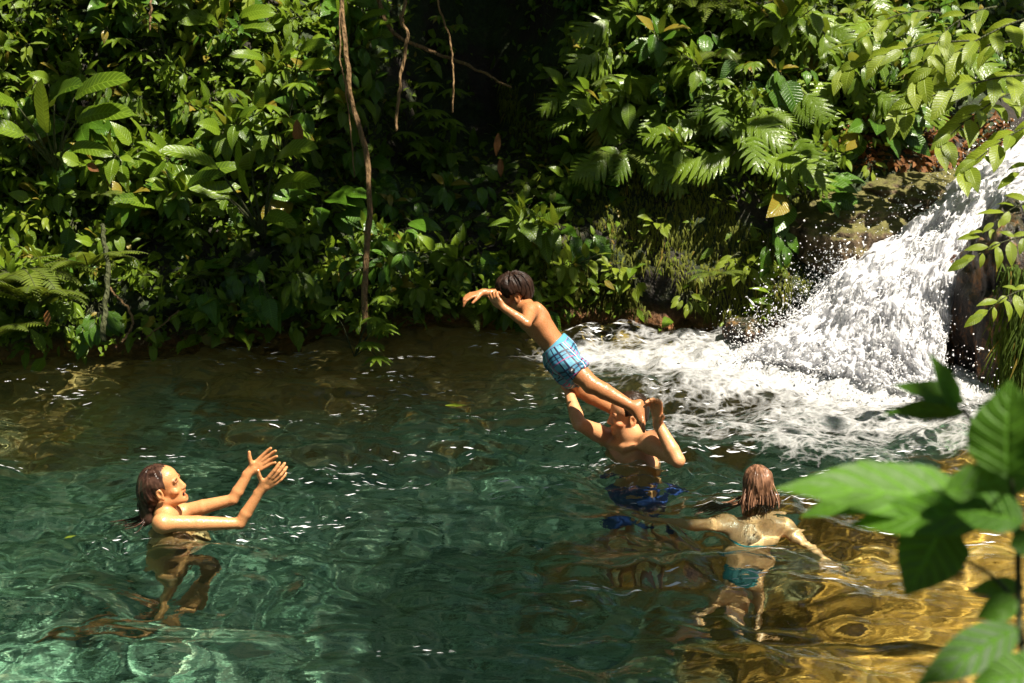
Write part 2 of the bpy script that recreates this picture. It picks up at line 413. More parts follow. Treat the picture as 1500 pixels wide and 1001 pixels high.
# ================================================================= boy leaping
def build_boy():
    P = lambda px, py, d: PW(px, py, d + DM)
    h = .0038; cc = P(753, 430, 9.2); s = .88; fw = V(-1, -.14, -.20)
    nb = P(768, 450, 9.2); pel = P(823, 520, 9.2); rs = P(764, 449, 9.31); ls = P(776, 456, 9.08)
    lo = np.minimum.reduce([P(675, 650, 9.0), P(675, 380, 9.0)]) ; hi = np.maximum.reduce([P(955, 380, 9.5), P(955, 650, 9.5)])
    B = Body(V(lo[0], 8.4, min(P(800, 648, 9.2)[2], P(800, 648, 9)[2])), V(hi[0], 9.5, P(800, 380, 9.2)[2] + .05), h)
    ax, M = torso(B, nb, pel, rs, ls, (.118, .078), (.098, .066), (.105, .075), .05)
    B.cone(nb, cc + V(.0, 0, -.05), .046, .043, .03)
    for s_ in (rs, ls): B.cone(nb + V(0, 0, .0), lerp(nb, s_, .9), .038, .034, .04); B.ell(s_, V(.042, .042, .042), None, .03)
    # shoulder blade and spine ridge
    B.ell(M(.78, -.06, .055), V(.035, .02, .055), ax, .03); B.ell(M(.78, -.06, -.055), V(.035, .02, .055), ax, .03)
    le, lw = P(771, 474, 8.96), P(738, 451, 8.97); re, rw = P(744, 431, 9.40), P(706, 429, 9.36)
    limb(B, ls, le, lw, .037, .026, .024, .0195, .02); limb(B, rs, re, rw, .036, .026, .024, .0195, .02)
    hand(B, lw, P(724, 437, 8.98) - lw, V(-.30, .75, .55), .80, 1, .95, .10, thumb=(.5, .9), curls=[.75, .95, 1.05, 1.15])
    hand(B, rw, P(690, 433, 9.34) - rw, V(.15, .25, -1), .80, 1, .42, .13, thumb=(.5, .5))
    lh, lk, la = P(822, 524, 9.13), P(866, 563, 9.08), P(930, 598, 9.06); rh, rk, ra = P(817, 526, 9.28), P(850, 571, 9.36), P(902, 603, 9.44)
    limb(B, lh, lk, la, .066, .045, .037, .027, .035); limb(B, rh, rk, ra, .066, .044, .037, .027, .035)
    B.ell(lerp(lk, la, .02) + V(-.012, -.0, -.012), V(.036, .036, .036), None, .02)
    foot(B, la, P(940, 597, 9.06) - la, P(938, 640, 9.03) - P(938, 598, 9.06), .82, 1)
    foot(B, ra, P(915, 598, 9.44) - ra, P(915, 640, 9.44) - P(915, 600, 9.44), .82, -1)
    L, hax = head(B, cc, fw, V(-.05, 0, 1), s, nose=.6)
    v, f = B.mesh(1); col = np.ones((len(v), 3)); head_paint(v, col, L, hax, cc, s)
    boy = tag(obj('person', v, f, skin_mat('skin_brown', (.42, .175, .068)), None, True, {'paint': col}),
              'person, a small child in blue plaid swim shorts leaping off a bather\'s shoulder', 'person')
    H = Body(cc - .17, cc + .17, .0038); r, fd, u = hax; Lh = lambda x, y, z: cc + s * (x * r + y * fd + z * u)
    H.ell(Lh(0, -.018, .042), V(.089, .112, .092) * s, hax, .01); H.ell(Lh(0, .03, .07), V(.075, .075, .05) * s, hax, .03); H.ell(Lh(0, -.06, .0), V(.074, .066, .07) * s, hax, .02)
    H.ell(Lh(0, .115, -.028), V(.12, .06, .063) * s, hax, .008, 'sub'); H.cut(Lh(0, -.05, -.062), -u + fd * .3)
    for sg in (-1, 1): H.ell(Lh(sg * .084, .006, -.022), V(.042, .05, .05) * s, hax, .008, 'sub')
    hv, hf = H.mesh(1); hv, st = ripple_hair(hv, cc, hax, .017, 5, 75)
    ho = obj('hair', hv, hf, hair_mat('dark_brown_hair', (.010, .005, .003), (.06, .028, .016), .5), boy, True, {'strand': st})
    # plaid board shorts
    S = Body(pel - .26, pel + .3, .0045); up = ax[2]; lt = lerp(lh, lk, .64); rt = lerp(rh, rk, .56)
    S.ell(lerp(pel, nb, .03), V(.119, .090, .115), ax, .02); S.cone(lh, lt, .084, .076, .025); S.cone(rh, rt, .084, .076, .025)
    S.cone(lerp(pel, nb, .02), lerp(pel, nb, .22), .085, .082, .03)
    S.cut(lerp(pel, nb, .235), up + ax[1] * .12); S.cut(lt, lk - lh); S.cut(lerp(pel, lt, 1.0) + V(0, 0, -.03), lk - lh)
    sv, sf = S.mesh(1)
    q = (sv - pel) @ ax.T
    sv = sv + unit_rows(q)[:, :1] * 0 + (unit_rows(q) @ ax) * (.006 * np.sin(q[:, 2] * 60 + 6 * fbm(q[:, 0] * 9, q[:, 1] * 9, q[:, 2] * 5, 2)) * sstep(.08, -.1, q[:, 2]))[:, None]
    pu = np.arctan2(q[:, 1], q[:, 0]) * .105; pv = q[:, 2] + .02 * fbm(q[:, 0] * 8, q[:, 1] * 8, q[:, 2] * 8, 2)
    t = NT('plaid_swim_cloth'); a, b = t.attr('around'), t.attr('along')
    def stripe(x, period, off, wdt):
        m = t.math('FRACT', t.math('ADD', t.math('DIVIDE', x, period), off)); return t.math('LESS_THAN', t.math('ABSOLUTE', t.math('SUBTRACT', m, .5)), wdt / 2)
    c = t.mix(stripe(b, .09, .1, .30), (.04, .19, .31), (.10, .31, .43)); c = t.mix(t.math('MULTIPLY', stripe(a, .075, .2, .30), .6), c, (.14, .36, .48))
    for x, off, w_, cl in ((a, .0, .085, (.01, .012, .04)), (b, .35, .085, (.01, .012, .04)), (a, .22, .06, (.01, .012, .05)), (b, .58, .06, (.01, .012, .05)), (a, .62, .045, (.45, .04, .16)), (b, .85, .045, (.42, .05, .18)), (a, .8, .03, (.8, .85, .9))):
        c = t.mix(stripe(x, .09, off, w_), c, cl)
    c = t.mix(t.math('GREATER_THAN', b, .058), c, (.07, .27, .38))
    sh = obj('swim_shorts', sv, sf, t.done(t.n('BsdfPrincipled', Base__Color=c, Roughness=.55)), boy, True, {'around': pu, 'along': pv})
    # small square patch with a wave mark near the hem, on the outer left leg
    ctr = lerp(lh, lk, .48); d = unit(lk - lh); out = unit(CAM - ctr); out = unit(out - (out @ d) * d); sd = np.cross(d, out)
    o0 = ctr + out * .083 + sd * .012; g = .014; pv_ = [o0 + sd * x + d * y + out * z for x, y, z in ((-g, -g, -.004), (g, -g, -.004), (g, g, -.004), (-g, g, -.004), (-g * .9, -g * .9, .002), (g * .9, -g * .9, .002), (g * .9, g * .9, .002), (-g * .9, g * .9, .002))]
    t = NT('black_patch'); pm = t.done(t.n('BsdfPrincipled', Base__Color=c4(.012, .012, .02), Roughness=.6))
    po = obj('patch', pv_, [(0, 1, 5, 4), (1, 2, 6, 5), (2, 3, 7, 6), (3, 0, 4, 7), (4, 5, 6, 7)], pm, sh, False)
    t = NT('white_print'); wm = t.done(t.n('BsdfPrincipled', Base__Color=c4(.8, .8, .8), Roughness=.6))
    pts = [(-.8, -.35), (-.3, .25), (0, -.1), (.35, .45), (.8, -.35), (.4, .1), (.05, -.35), (-.3, 0)]
    obj('wave_mark', [o0 + out * .003 - sd * (x * g * .8) - d * (y * g * .9) for x, y in pts], [(0, 1, 7), (1, 2, 7), (2, 6, 7), (2, 3, 6), (3, 5, 6), (3, 4, 5)], wm, po, False)
    return boy

# ================================================================= woman reaching out
def hair_locks(paths, r0, r1, name, mat, parent, n=9):
    S = Soup()
    for p in paths:
        v, f = tube(spline(p, n), np.linspace(r0, r1, n), 5); S.add(v, f, strand=random.uniform(.1, 1))
    return S
def build_woman():
    h = .0042; cc = P(240, 713, 8.42); s = 1.0; fw = V(.92, -.06, .37)
    nb = P(243, 757, 8.42); ns = P(238, 767, 8.29); fs = P(262, 752, 8.55); pel = V(nb[0] + .09, nb[1] - .03, nb[2] - .50)
    B = Body(V(-2.35, 7.4, -1.15), V(-1.0, 8.5, .42), h)
    rs, ls = ns, fs
    ax, M = torso(B, nb - V(0, 0, .035), pel, rs, ls, (.14, .09), (.115, .08), (.155, .10))
    B.cone(nb - V(0, 0, .03), cc + V(-.005, 0, -.05), .052, .048, .03)
    for s_ in (ns, fs): B.cone(nb - V(0, 0, .005), lerp(nb, s_, .85), .042, .038, .04); B.ell(s_, V(.047, .047, .047), None, .03)
    for sg in (-1, 1): B.ell(M(.62, .085, .062 * sg), V(.06, .055, .06), ax, .03)
    ne, nw = P(351, 767, 8.40), P(382, 718, 8.38); fe, fwr = P(341, 732, 8.54), P(365, 692, 8.54)
    limb(B, ns, ne, nw, .041, .027, .0265, .0215, .025); limb(B, fs, fe, fwr, .04, .027, .0265, .0215, .025)
    hand(B, nw, P(401, 702, 8.36) - nw, V(-.1, .9, .35), .96, 1, .16, .095, thumb=(1.15, .15))
    hand(B, fwr, P(383, 679, 8.54) - fwr, V(.25, -.9, .2), .92, -1, .14, .10, thumb=(1.2, .1))
    for sg, dx, dy in ((1, .0, -.10), (-1, .08, .05)):
        hp = pel + ax[0] * .08 * sg - V(0, 0, .05); kn = hp + V(-.06 + dx, dy - .03, -.34); an = kn + V(-.40, -.12 + .02 * sg, -.04)
        limb(B, hp, kn, an, .078, .05, .046, .031, .04); foot(B, an, V(-1, 0, .0), V(-.55, -.2, -.6), .92, 1)
    L, hax = head(B, cc, fw, V(-.37, 0, .92), s, open_mouth=True, nose=.35)
    v, f = B.mesh(1); col = np.ones((len(v), 3)); head_paint(v, col, L, hax, cc, s, open_mouth=True)
    w = tag(obj('person', v, f, skin_mat('skin_golden', (.60, .28, .115)), None, True, {'paint': col}),
            'person with wet dark shoulder-length hair, both arms stretched out, ready to catch', 'person')
    H = Body(cc - V(.22, .2, .3), cc + V(.2, .2, .2), .0042); r, fd, u = hax; Lh = lambda x, y, z: cc + s * (x * r + y * fd + z * u)
    H.ell(Lh(0, -.022, .034), V(.081, .099, .089), hax, .01)
    hd = V(-.01, 0, -1)
    H.cone(Lh(-.02, -.075, -.0), cc + V(-.075, -.02, -.165), .062, .046, .03); H.cone(Lh(.02, -.075, -.0), cc + V(-.075, .03, -.165), .062, .046, .03)
    H.ell(Lh(0, .105, -.03), V(.12, .095, .098), hax, .006, 'sub')
    for sg in (-1, 1): H.ell(Lh(sg * .078, .004, -.02), V(.03, .024, .038), hax, .006, 'sub')
    hv, hf = H.mesh(1); hv, st = ripple_hair(hv, cc, hax, .008, 9, 60)
    hm = hair_mat('wet_brown_hair', (.016, .008, .006), (.15, .075, .05), .22)
    ho = obj('hair', hv, hf, hm, w, True, {'strand': st})
    S = Soup()
    for i in range(70):
        a = random.uniform(-1, 1); b = random.uniform(-.12, .0); p0 = Lh(a * .07, b, random.uniform(.0, .06) - abs(a) * .02)
        end = cc + V(random.uniform(-.125, -.02), a * .075, -.155 - random.uniform(0, .05))
        mid = lerp(p0, end, .5) + V(-.018, a * .03, 0)
        v_, f_ = tube(spline([p0, mid, end], 8), np.linspace(.0045, .0015, 8), 4); S.add(v_, f_, strand=random.random())
    for i in range(26):
        p0 = cc + V(random.uniform(-.11, -.05), random.uniform(-.06, .06), -.15); e = V(p0[0] - random.uniform(.03, .16), p0[1] + random.uniform(-.10, .05), .004 + random.uniform(-.006, .004))
        m = lerp(p0, e, .45) + V(0, random.uniform(-.03, .03), -.006); m[2] = min(m[2], .02)
        v_, f_ = tube(spline([p0, m, e, e + V(random.uniform(-.06, -.02), random.uniform(-.03, .03), -.006)], 10), np.linspace(.004, .0012, 10), 4); S.add(v_, f_, strand=random.random())
    S.build('hair_lock', hm, ho)
    # bikini under water
    t = NT('dark_swim_cloth'); bm = t.done(t.n('BsdfPrincipled', Base__Color=c4(.30, .17, .07), Roughness=.6))
    S = Body(pel - .25, pel + .25, .006); S.ell(lerp(pel, nb, .02), V(.163, .108, .125), ax, .02); S.cut(pel + V(0, 0, .06), V(0, 0, 1)); S.cut(pel - V(0, 0, .09), V(0, 0, -1))
    sv, sf = S.mesh(1); obj('bikini_bottom', sv, sf, bm, w)
    S = Body(M(.62) - .2, M(.62) + .2, .006); S.ell(M(.68), V(.147, .097, .15), ax, .02)
    for sg in (-1, 1): S.ell(M(.62, .085, .062 * sg), V(.066, .061, .066), ax, .02)
    S.cut(M(.70), ax[2]); S.cut(M(.52), -ax[2]); sv, sf = S.mesh(1); obj('bikini_top', sv, sf, bm, w)
    return w

# ================================================================= girl swimming away
def build_girl():
    h = .0046; cc = P(1109, 711, 8.66); s = .93; fw = V(-.06, 1, .05)
    nb = P(1108, 741, 8.60); nb[2] = -.075; ls = V(nb[0] - .14, nb[1] - .02, -.115); rs = V(nb[0] + .14, nb[1] - .02, -.13); pel = V(nb[0] - .10, nb[1] - .27, -.47)
    B = Body(V(.4, 7.0, -.75), V(1.85, 8.65, .25), h)
    ax, M = torso(B, nb - V(0, .02, .02), pel, rs, ls, (.135, .085), (.112, .075), (.135, .09))
    B.cone(nb - V(0, 0, .03), cc + V(0, 0, -.05), .05, .047, .03)
    for s_ in (ls, rs): B.cone(nb - V(0, .01, .01), lerp(nb, s_, .85), .042, .038, .04); B.ell(s_, V(.045, .045, .045), None, .03)
    le, lw = V(ls[0] - .20, ls[1] - .06, -.06), V(ls[0] - .36, ls[1] + .04, -.09); re, rw = V(rs[0] + .13, rs[1] - .16, -.20), V(rs[0] + .12, rs[1] - .36, -.24)
    limb(B, ls, le, lw, .039, .03, .028, .021, .025); limb(B, rs, re, rw, .039, .03, .028, .021, .025)
    hand(B, lw, V(-1, .25, -.1), V(0, .2, -1), .88, -1, .2, .12); hand(B, rw, V(.1, -1, -.05), V(.0, .1, -1), .88, 1, .2, .12)
    for sg, dx in ((-1, -.10), (1, .05)):
        hp = pel + V(.07 * sg, -.02, -.02); kn = hp + V(dx, -.16, -.22); an = kn + V(-.16 + .05 * sg, -.28, -.08 - .04 * sg)
        limb(B, hp, kn, an, .074, .047, .044, .03, .04); foot(B, an, V(0, -.3, -1), V(-.3, -.9, -.1), .9, 1)
    L, hax = head(B, cc, fw, V(0, -.05, 1), s)
    v, f = B.mesh(1); col = np.ones((len(v), 3)); head_paint(v, col, L, hax, cc, s)
    g = tag(obj('person', v, f, skin_mat('skin_fair', (.66, .34, .17)), None, True, {'paint': col}),
            'person swimming away with back turned, long wet brown hair spread on the water, teal bikini', 'person')
    H = Body(cc - V(.25, .25, .22), cc + V(.2, .2, .2), .0044); r, fd, u = hax; Lh = lambda x, y, z: cc + s * (x * r + y * fd + z * u)
    H.ell(Lh(0, -.022, .032), V(.082, .1, .09) * s, hax, .01); H.ell(Lh(0, -.05, -.03), V(.075, .06, .09) * s, hax, .03); H.cone(Lh(-.02, -.06, -.03), cc + V(-.035, -.075, -.12), .055, .045, .03)
    H.cone(Lh(.03, -.05, -.03), cc + V(.03, -.075, -.12), .05, .04, .03)
    H.ell(Lh(0, .105, -.03), V(.12, .09, .098) * s, hax, .006, 'sub')
    hv, hf = H.mesh(1); hv, st = ripple_hair(hv, cc, hax, .008, 3, 60); hm = hair_mat('wet_auburn_hair', (.06, .028, .015), (.50, .26, .15), .3)
    ho = obj('hair', hv, hf, hm, g, True, {'strand': st})
    S = Soup()
    for i in range(80):
        a = random.uniform(-1, 1); p0 = Lh(a * .075, -.09 + .05 * a * a, random.uniform(-.05, .05)); end = cc + V(a * .085 + random.uniform(-.02, .02), -.10 - random.uniform(0, .05), -.095 - random.uniform(0, .02))
        v_, f_ = tube(spline([p0, lerp(p0, end, .5) + V(a * .02, -.02, 0), end], 8), np.linspace(.0045, .0015, 8), 4); S.add(v_, f_, strand=random.random())
    for i in range(60):
        p0 = cc + V(-.07 + random.uniform(-.02, .04), -.055 + random.uniform(-.03, .03), -.065 + random.uniform(-.02, .02)); e = cc + V(-.17 - random.uniform(0, .13), -.02 - random.uniform(0, .12), 0); e[2] = .006 + random.uniform(-.005, .004)
        m = lerp(p0, e, .5); m[2] = .018 + random.uniform(0, .012)
        v_, f_ = tube(spline([p0, m, e, e + V(-.04, random.uniform(-.03, .01), -.008)], 10), np.linspace(.004, .0012, 10), 4); S.add(v_, f_, strand=random.random())
    S.build('hair_lock', hm, ho)
    t = NT('teal_swim_cloth'); bm = t.done(t.n('BsdfPrincipled', Base__Color=c4(.012, .10, .11), Roughness=.55))
    S = Body(M(.7) - .2, M(.7) + .2, .005); S.ell(M(.68), V(.141, .091, .15), ax, .02); S.cut(M(.70), ax[2]); S.cut(M(.63), -ax[2]); sv, sf = S.mesh(1); obj('bikini_strap', sv, sf, bm, g)
    S = Body(pel - .25, pel + .25, .006); S.ell(lerp(pel, nb, .04), V(.143, .098, .12), ax, .02); S.cut(lerp(pel, nb, .2), ax[2]); S.cut(lerp(pel, nb, -.2), -ax[2]); sv, sf = S.mesh(1); obj('bikini_bottom', sv, sf, bm, g)
    return g
PEOPLE = [build_man(), build_boy(), build_woman(), build_girl()]
# ------------------------------------------------------------------ terrain
def shore_y(x):
    x = np.asarray(x, float)
    return np.interp(x, [-9, -5, -3.4, -2.5, -1.2, -.3, .5, 1.2, 1.6, 2.2, 2.9, 3.6, 5, 9], [9.6, 10.1, 10.55, 10.7, 11.15, 11.4, 11.45, 11.3, 11.05, 11.15, 11.5, 11.95, 12.2, 12.0])
def hollow(x, z):
    return np.exp(-((x + .30) / .66) ** 2) * sstep(.5, 1.0, z) * 1.5 * (1 - sstep(2.6, 4.5, z))
def bank_off(x, z):
    """how far the bank surface lies behind the shore line at height z"""
    wall = np.exp(-((x - 1.15) / .75) ** 4)
    right = sstep(1.7, 2.6, x)
    left = .10 * np.maximum(z, 0) + .62 * np.maximum(z - .35, 0) - .16 * np.exp(-((z - .32) / .22) ** 2) * (1 - right)
    mid = .42 * z + .45 * np.maximum(z - 1.0, 0)
    rgt = .30 * z + .9 * np.maximum(z - .9, 0)
    o = left * (1 - wall) * (1 - right) + mid * wall * (1 - right) + rgt * right
    o = np.where(z < 0, -z * .3, o)
    return o + hollow(x, z)
def bank_pt(x, z, detail=True):
    x = np.asarray(x, float); z = np.asarray(z, float)
    y = shore_y(x) + bank_off(x, z)
    if detail: y = y + .16 * fbm(x * 1.3, z * 1.5, 3.0, 4) + .035 * fbm(x * 7, z * 7, 8.0, 3)
    return np.stack([x + 0 * z, y, z + 0 * x], -1)

def soil_mat():
    t = NT('damp_forest_soil'); geo = t.n('NewGeometry'); pos = geo.outputs['Position']; z = t.n('SeparateXYZ', i0=pos).outputs[2]; x = t.n('SeparateXYZ', i0=pos).outputs[0]
    n1 = t.n('TexNoise', Vector=pos, Scale=2.2, Detail=6.0, Roughness=.65); n2 = t.n('TexNoise', Vector=pos, Scale=26.0, Detail=5.0, Roughness=.7); n3 = t.n('TexVoronoi', Vector=pos, Scale=38.0)
    soil = t.ramp(n2.outputs[0], [(.3, (.005, .004, .003)), (.55, (.022, .015, .009)), (.75, (.055, .032, .016))])
    moss = t.ramp(n2.outputs[0], [(.3, (.006, .013, .002)), (.55, (.022, .042, .005)), (.75, (.06, .09, .009))])
    m = t.ramp(n1.outputs[0], [(.42, (0, 0, 0)), (.55, (1, 1, 1))])
    c = t.mix(m, soil, moss)
    near = t.math('SUBTRACT', .14, z, True); orange = t.mix(n3.outputs['Color'], (.10, .035, .008), (.32, .13, .03))
    c = t.mix(t.math('MULTIPLY', near, 6.0, True), c, orange)
    h = t.math('ADD', n2.outputs[0], t.math('MULTIPLY', n3.outputs[0], .4))
    return t.done(t.n('BsdfPrincipled', Base__Color=c, Roughness=.75, Normal=t.n('Bump', Strength=.8, Distance=.03, Height=h).outputs[0]))
SOIL = soil_mat()
nx, nz = 420, 200
gx = np.linspace(-9, 9, nx); gz = np.concatenate([np.linspace(-2.2, 3.2, nz - 24), np.linspace(3.3, 9, 24)])
X, Z = np.meshgrid(gx, gz, indexing='ij')
bp = bank_pt(X, Z); bp[..., 1] += np.maximum(Z - 3.2, 0) * .9
tag(obj('hillside', bp.reshape(-1, 3), grid_faces(nx, nz)[:, ::-1].copy(), SOIL), 'dark overgrown forest slope rising behind the pool', kind='structure').cycles.is_caustics_receiver = True

# pool bed
def bed_z(x, y):
    shore = shore_y(x) - y
    deep = -1.42 - .95 * np.exp(-((x + .12) / .60) ** 2) * sstep(10.3, 9.3, y) + .55 * sstep(-.4, -2.6, x) * sstep(9.2, 7.2, y) + .10 * fbm(x * 1.1, y * 1.1, 2, 3)  # trench sunk along the middle so that band of the bed reads darker
    e = .72 + .42 * (y - 6.4) * (1 - sstep(8.2, 9.2, y)) + .22 * fbm(y * 1.2, x * .5, 1, 3) + 1.2 * sstep(8.3, 9.6, y)
    sh = sstep(-.75, 1.15, x - e)
    d = deep * (1 - sh) + (-.26 + .10 * fbm(x * 1.6, y * 1.6, 5, 3)) * sh
    d = d * sstep(-.3, .9, shore) - .07 * (1 - sstep(-.3, .9, shore))
    far_left = sstep(-3.6, -5.2, x); d = d * (1 - far_left) + .4 * far_left
    d = np.maximum(d, -2.6)
    nb = sstep(5.0, 3.9, y); d = d * (1 - nb) + 1.0 * nb; d = np.where(y < 5.3, np.minimum(d, 3.35 - .541 * y - .3), d)
    return d
def bed_mat():
    t = NT('pool_stones'); pos = t.n('NewGeometry').outputs['Position']; gold = t.attr('gold')
    w = t.n('TexNoise', Vector=pos, Scale=3.0, Detail=3.0); wp = t.mix(.12, pos, w.outputs['Color'])
    v1 = t.n('TexVoronoi', Vector=wp, Scale=6.5); v2 = t.n('TexVoronoi', Vector=wp, Scale=15.0); n1 = t.n('TexNoise', Vector=pos, Scale=1.6, Detail=5.0, Roughness=.6); n2 = t.n('TexNoise', Vector=pos, Scale=30.0, Detail=4.0)
    f = t.math('ADD', t.math('MULTIPLY', t.n('SeparateColor', i0=v1.outputs['Color']).outputs[0], .5), t.math('MULTIPLY', t.n('SeparateColor', i0=v2.outputs['Color']).outputs[1], .5))
    green = t.ramp(f, [(.12, (.06, .12, .06)), (.36, (.24, .42, .27)), (.58, (.44, .64, .43)), (.80, (.60, .74, .52)), (.95, (.74, .74, .48))])
    green = t.mix(t.ramp(n1.outputs[0], [(.35, (.0, .0, .0)), (.65, (.5, .5, .5))]), green, (.08, .17, .10), 'MIX')
    goldc = t.ramp(t.math('ADD', t.math('MULTIPLY', n1.outputs[0], .45), t.math('ADD', t.math('MULTIPLY', n2.outputs[0], .35), t.math('MULTIPLY', t.n('SeparateColor', i0=v2.outputs['Color']).outputs[2], .2))), [(.26, (.10, .045, .008)), (.38, (.32, .14, .02)), (.52, (.58, .25, .035)), (.72, (.70, .37, .09))])
    c = t.mix(gold, green, goldc)
    h = t.math('ADD', t.math('MULTIPLY', v1.outputs[0], -.6), t.math('MULTIPLY', v2.outputs[0], -.4))
    return t.done(t.n('BsdfPrincipled', Base__Color=c, Roughness=.7, Normal=t.n('Bump', Strength=.6, Distance=.05, Height=h).outputs[0]))
nx, ny = 330, 300
gx = np.linspace(-7, 7, nx); gy = np.linspace(3.9, 12.9, ny); X, Y = np.meshgrid(gx, gy, indexing='ij')
Zb = bed_z(X, Y); stone = np.abs(fbm(X * 4.5, Y * 4.5, 0, 3)); Zb = Zb + .07 * stone * sstep(-.2, -.6, Zb) + .02 * fbm(X * 12, Y * 12, 4, 2)
e = .28 + .36 * (Y - 6.2) * (1 - sstep(8.0, 9.0, Y)) + .35 * fbm(Y * 1.0, X * .8, 1, 3)
gold = np.clip(sstep(-.35, .65, X - e + .5 * fbm(X * 2.2, Y * 2.2, 12, 4)) * (1 - sstep(9.1, 9.7, Y)) + .85 * sstep(1.0, .3, shore_y(X) - Y + .5 * fbm(X * .9, Y, 2, 3)) * (1 - sstep(2.2, 3, X)), 0, 1)
tag(obj('pool_bed', np.stack([X, Y, Zb], -1).reshape(-1, 3), grid_faces(nx, ny), bed_mat(), None, True, {'gold': gold.ravel()}), 'stony bed of the pool, green stones with golden rock in the shallows', kind='structure')
bed = bpy.data.objects['pool_bed']

# surrounding ground that closes the gorge (near bank under the viewpoint, far sides)
nr, na = 40, 72
rr = np.concatenate([np.linspace(5.2, 9, 14), np.linspace(9.6, 60, 26)]); aa = np.linspace(0, 2 * np.pi, na)
Rr, Aa = np.meshgrid(rr, aa, indexing='ij'); X = Rr * np.cos(Aa) * 1.0; Y = 5.5 + Rr * np.sin(Aa) * .75
prof = np.interp(rr, [5.2, 6.5, 9, 14, 25, 60], [-.9, .9, 3.0, 7.0, 11, 16])[:, None] + .5 * fbm(X * .35, Y * .35, 3, 4)
back = sstep(.45, -.1, np.sin(Aa)); near = sstep(-.2, -.75, np.sin(Aa))
prof = prof * (1 - .55 * near) ; prof = np.where((np.sin(Aa) > .30), np.minimum(prof, -3.0 + 0 * prof), prof)
prof = np.where((Y > 2.6) & (np.abs(X) < 6.2), np.minimum(prof, -3.0), prof)
prof = np.where((Y <= 2.2) & (Y > -2.5) & (np.abs(X) < 4.0), np.minimum(prof, 1.35), prof)
tag(obj('ground', np.stack([X, Y, prof], -1).reshape(-1, 3), grid_faces(nr, na), SOIL), 'forest floor around the pool', kind='structure')

# ------------------------------------------------------------------ water surface
FALL = V(2.0, 10.25)      # where the cascade strikes the pool
def foam_density(x, y):
    d1 = np.hypot((x - 2.15) / 1.0, (y - 10.25) / .62); n = .30 * fbm(x * 1.7, y * 2.8, 1, 3)
    a = 1 - sstep(.6, 2.1, d1 + n)
    d2 = np.hypot((x - 1.15) / .95, (y - 10.45) / .52); b = .80 * (1 - sstep(.3, 1.5, d2 + n))
    d3 = np.hypot((x - 2.1) / 1.5, (y - 9.35) / .75); c_ = .62 * (1 - sstep(.3, 1.3, d3 + n))
    return np.clip(np.maximum.reduce([a, b, c_]), 0, 1) * sstep(11.45, 11.05, y + .0 * x)
CENTRES = [(P(930, 672, 9.32), .30), (P(245, 772, 8.4), .25), (P(350, 768, 8.4), .10), (P(1108, 742, 8.6), .35), (P(992, 672, 9.03), .09), (P(341, 733, 8.54), .08)]
def water_z(x, y):
    z = 0 * x; rng = np.random.default_rng(11)
    wx = x + .10 * fbm(x * 1.1, y * 1.1, 4, 2); wy = y + .10 * fbm(x * 1.1 + 9, y * 1.1, 6, 2)
    src = np.hypot(x - FALL[0], y - FALL[1])
    for i in range(26):
        lam = .14 * (1.085 ** i); th = rng.normal(-2.0, .75); amp = .0125 * lam * rng.uniform(.6, 1.2)
        z = z + amp * np.sin(2 * np.pi / lam * (wx * math.cos(th) + wy * math.sin(th)) + rng.uniform(0, 6.28))
    z = z * (.55 + .75 * np.clip(.5 + fbm(x * .7, y * .9, 21, 2), 0, 1.3))
    z = z + .0075 * fbm(x * 4.2, y * 6.5, 1, 2) + .0045 * fbm(x * 12, y * 18, 2, 2) * (.5 + sstep(7.5, 9.5, y))
    z = z + .006 * np.sin(2 * np.pi / .33 * src + 3 * fbm(x, y, 1, 2)) * np.exp(-src / 3.0) + .03 * np.exp(-(src / 1.1) ** 2) * fbm(x * 5, y * 7, 5, 3) + .012 * np.exp(-(src / 2.2) ** 2) * fbm(x * 11, y * 15, 7, 2)
    for c, r in CENTRES:
        d = np.hypot(x - c[0], y - c[1]); z = z + .012 * np.exp(-(d / (r + .22)) ** 2) * fbm(x * 8, y * 11, 33, 3) + .008 * np.sin(2 * np.pi * d / .16 + 2 * fbm(x * 3, y * 3, 8, 2)) * np.exp(-np.maximum(d - r, 0) / .22)
    return z * sstep(-.05, .25, shore_y(x) - y + .3)
nx, ny = 560, 520
gx = np.linspace(-6, 5.2, nx); gy = np.linspace(4.4, 12.6, ny); X, Y = np.meshgrid(gx, gy, indexing='ij')
t = NT('clear_green_water')
pos = t.n('NewGeometry').outputs['Position']; rp = t.n('TexNoise', Vector=t.n('Mapping', Vector=pos, Scale=(16.0, 30.0, 1.0)).outputs[0], Scale=1.0, Detail=3.0)
g = t.n('BsdfGlass', Color=c4(.82, .98, .94), IOR=1.333, Roughness=0.0, Normal=t.n('Bump', Strength=.5, Distance=.005, Height=rp.outputs[0]).outputs[0])
water = tag(obj('water', np.stack([X, Y, water_z(X, Y)], -1).reshape(-1, 3), grid_faces(nx, ny), t.done(g)), 'clear green rippled water of the pool', kind='structure')
water.cycles.is_caustics_caster = True
for o in PEOPLE + [bed] + [c for p in PEOPLE for c in p.children]: o.cycles.is_caustics_receiver = True

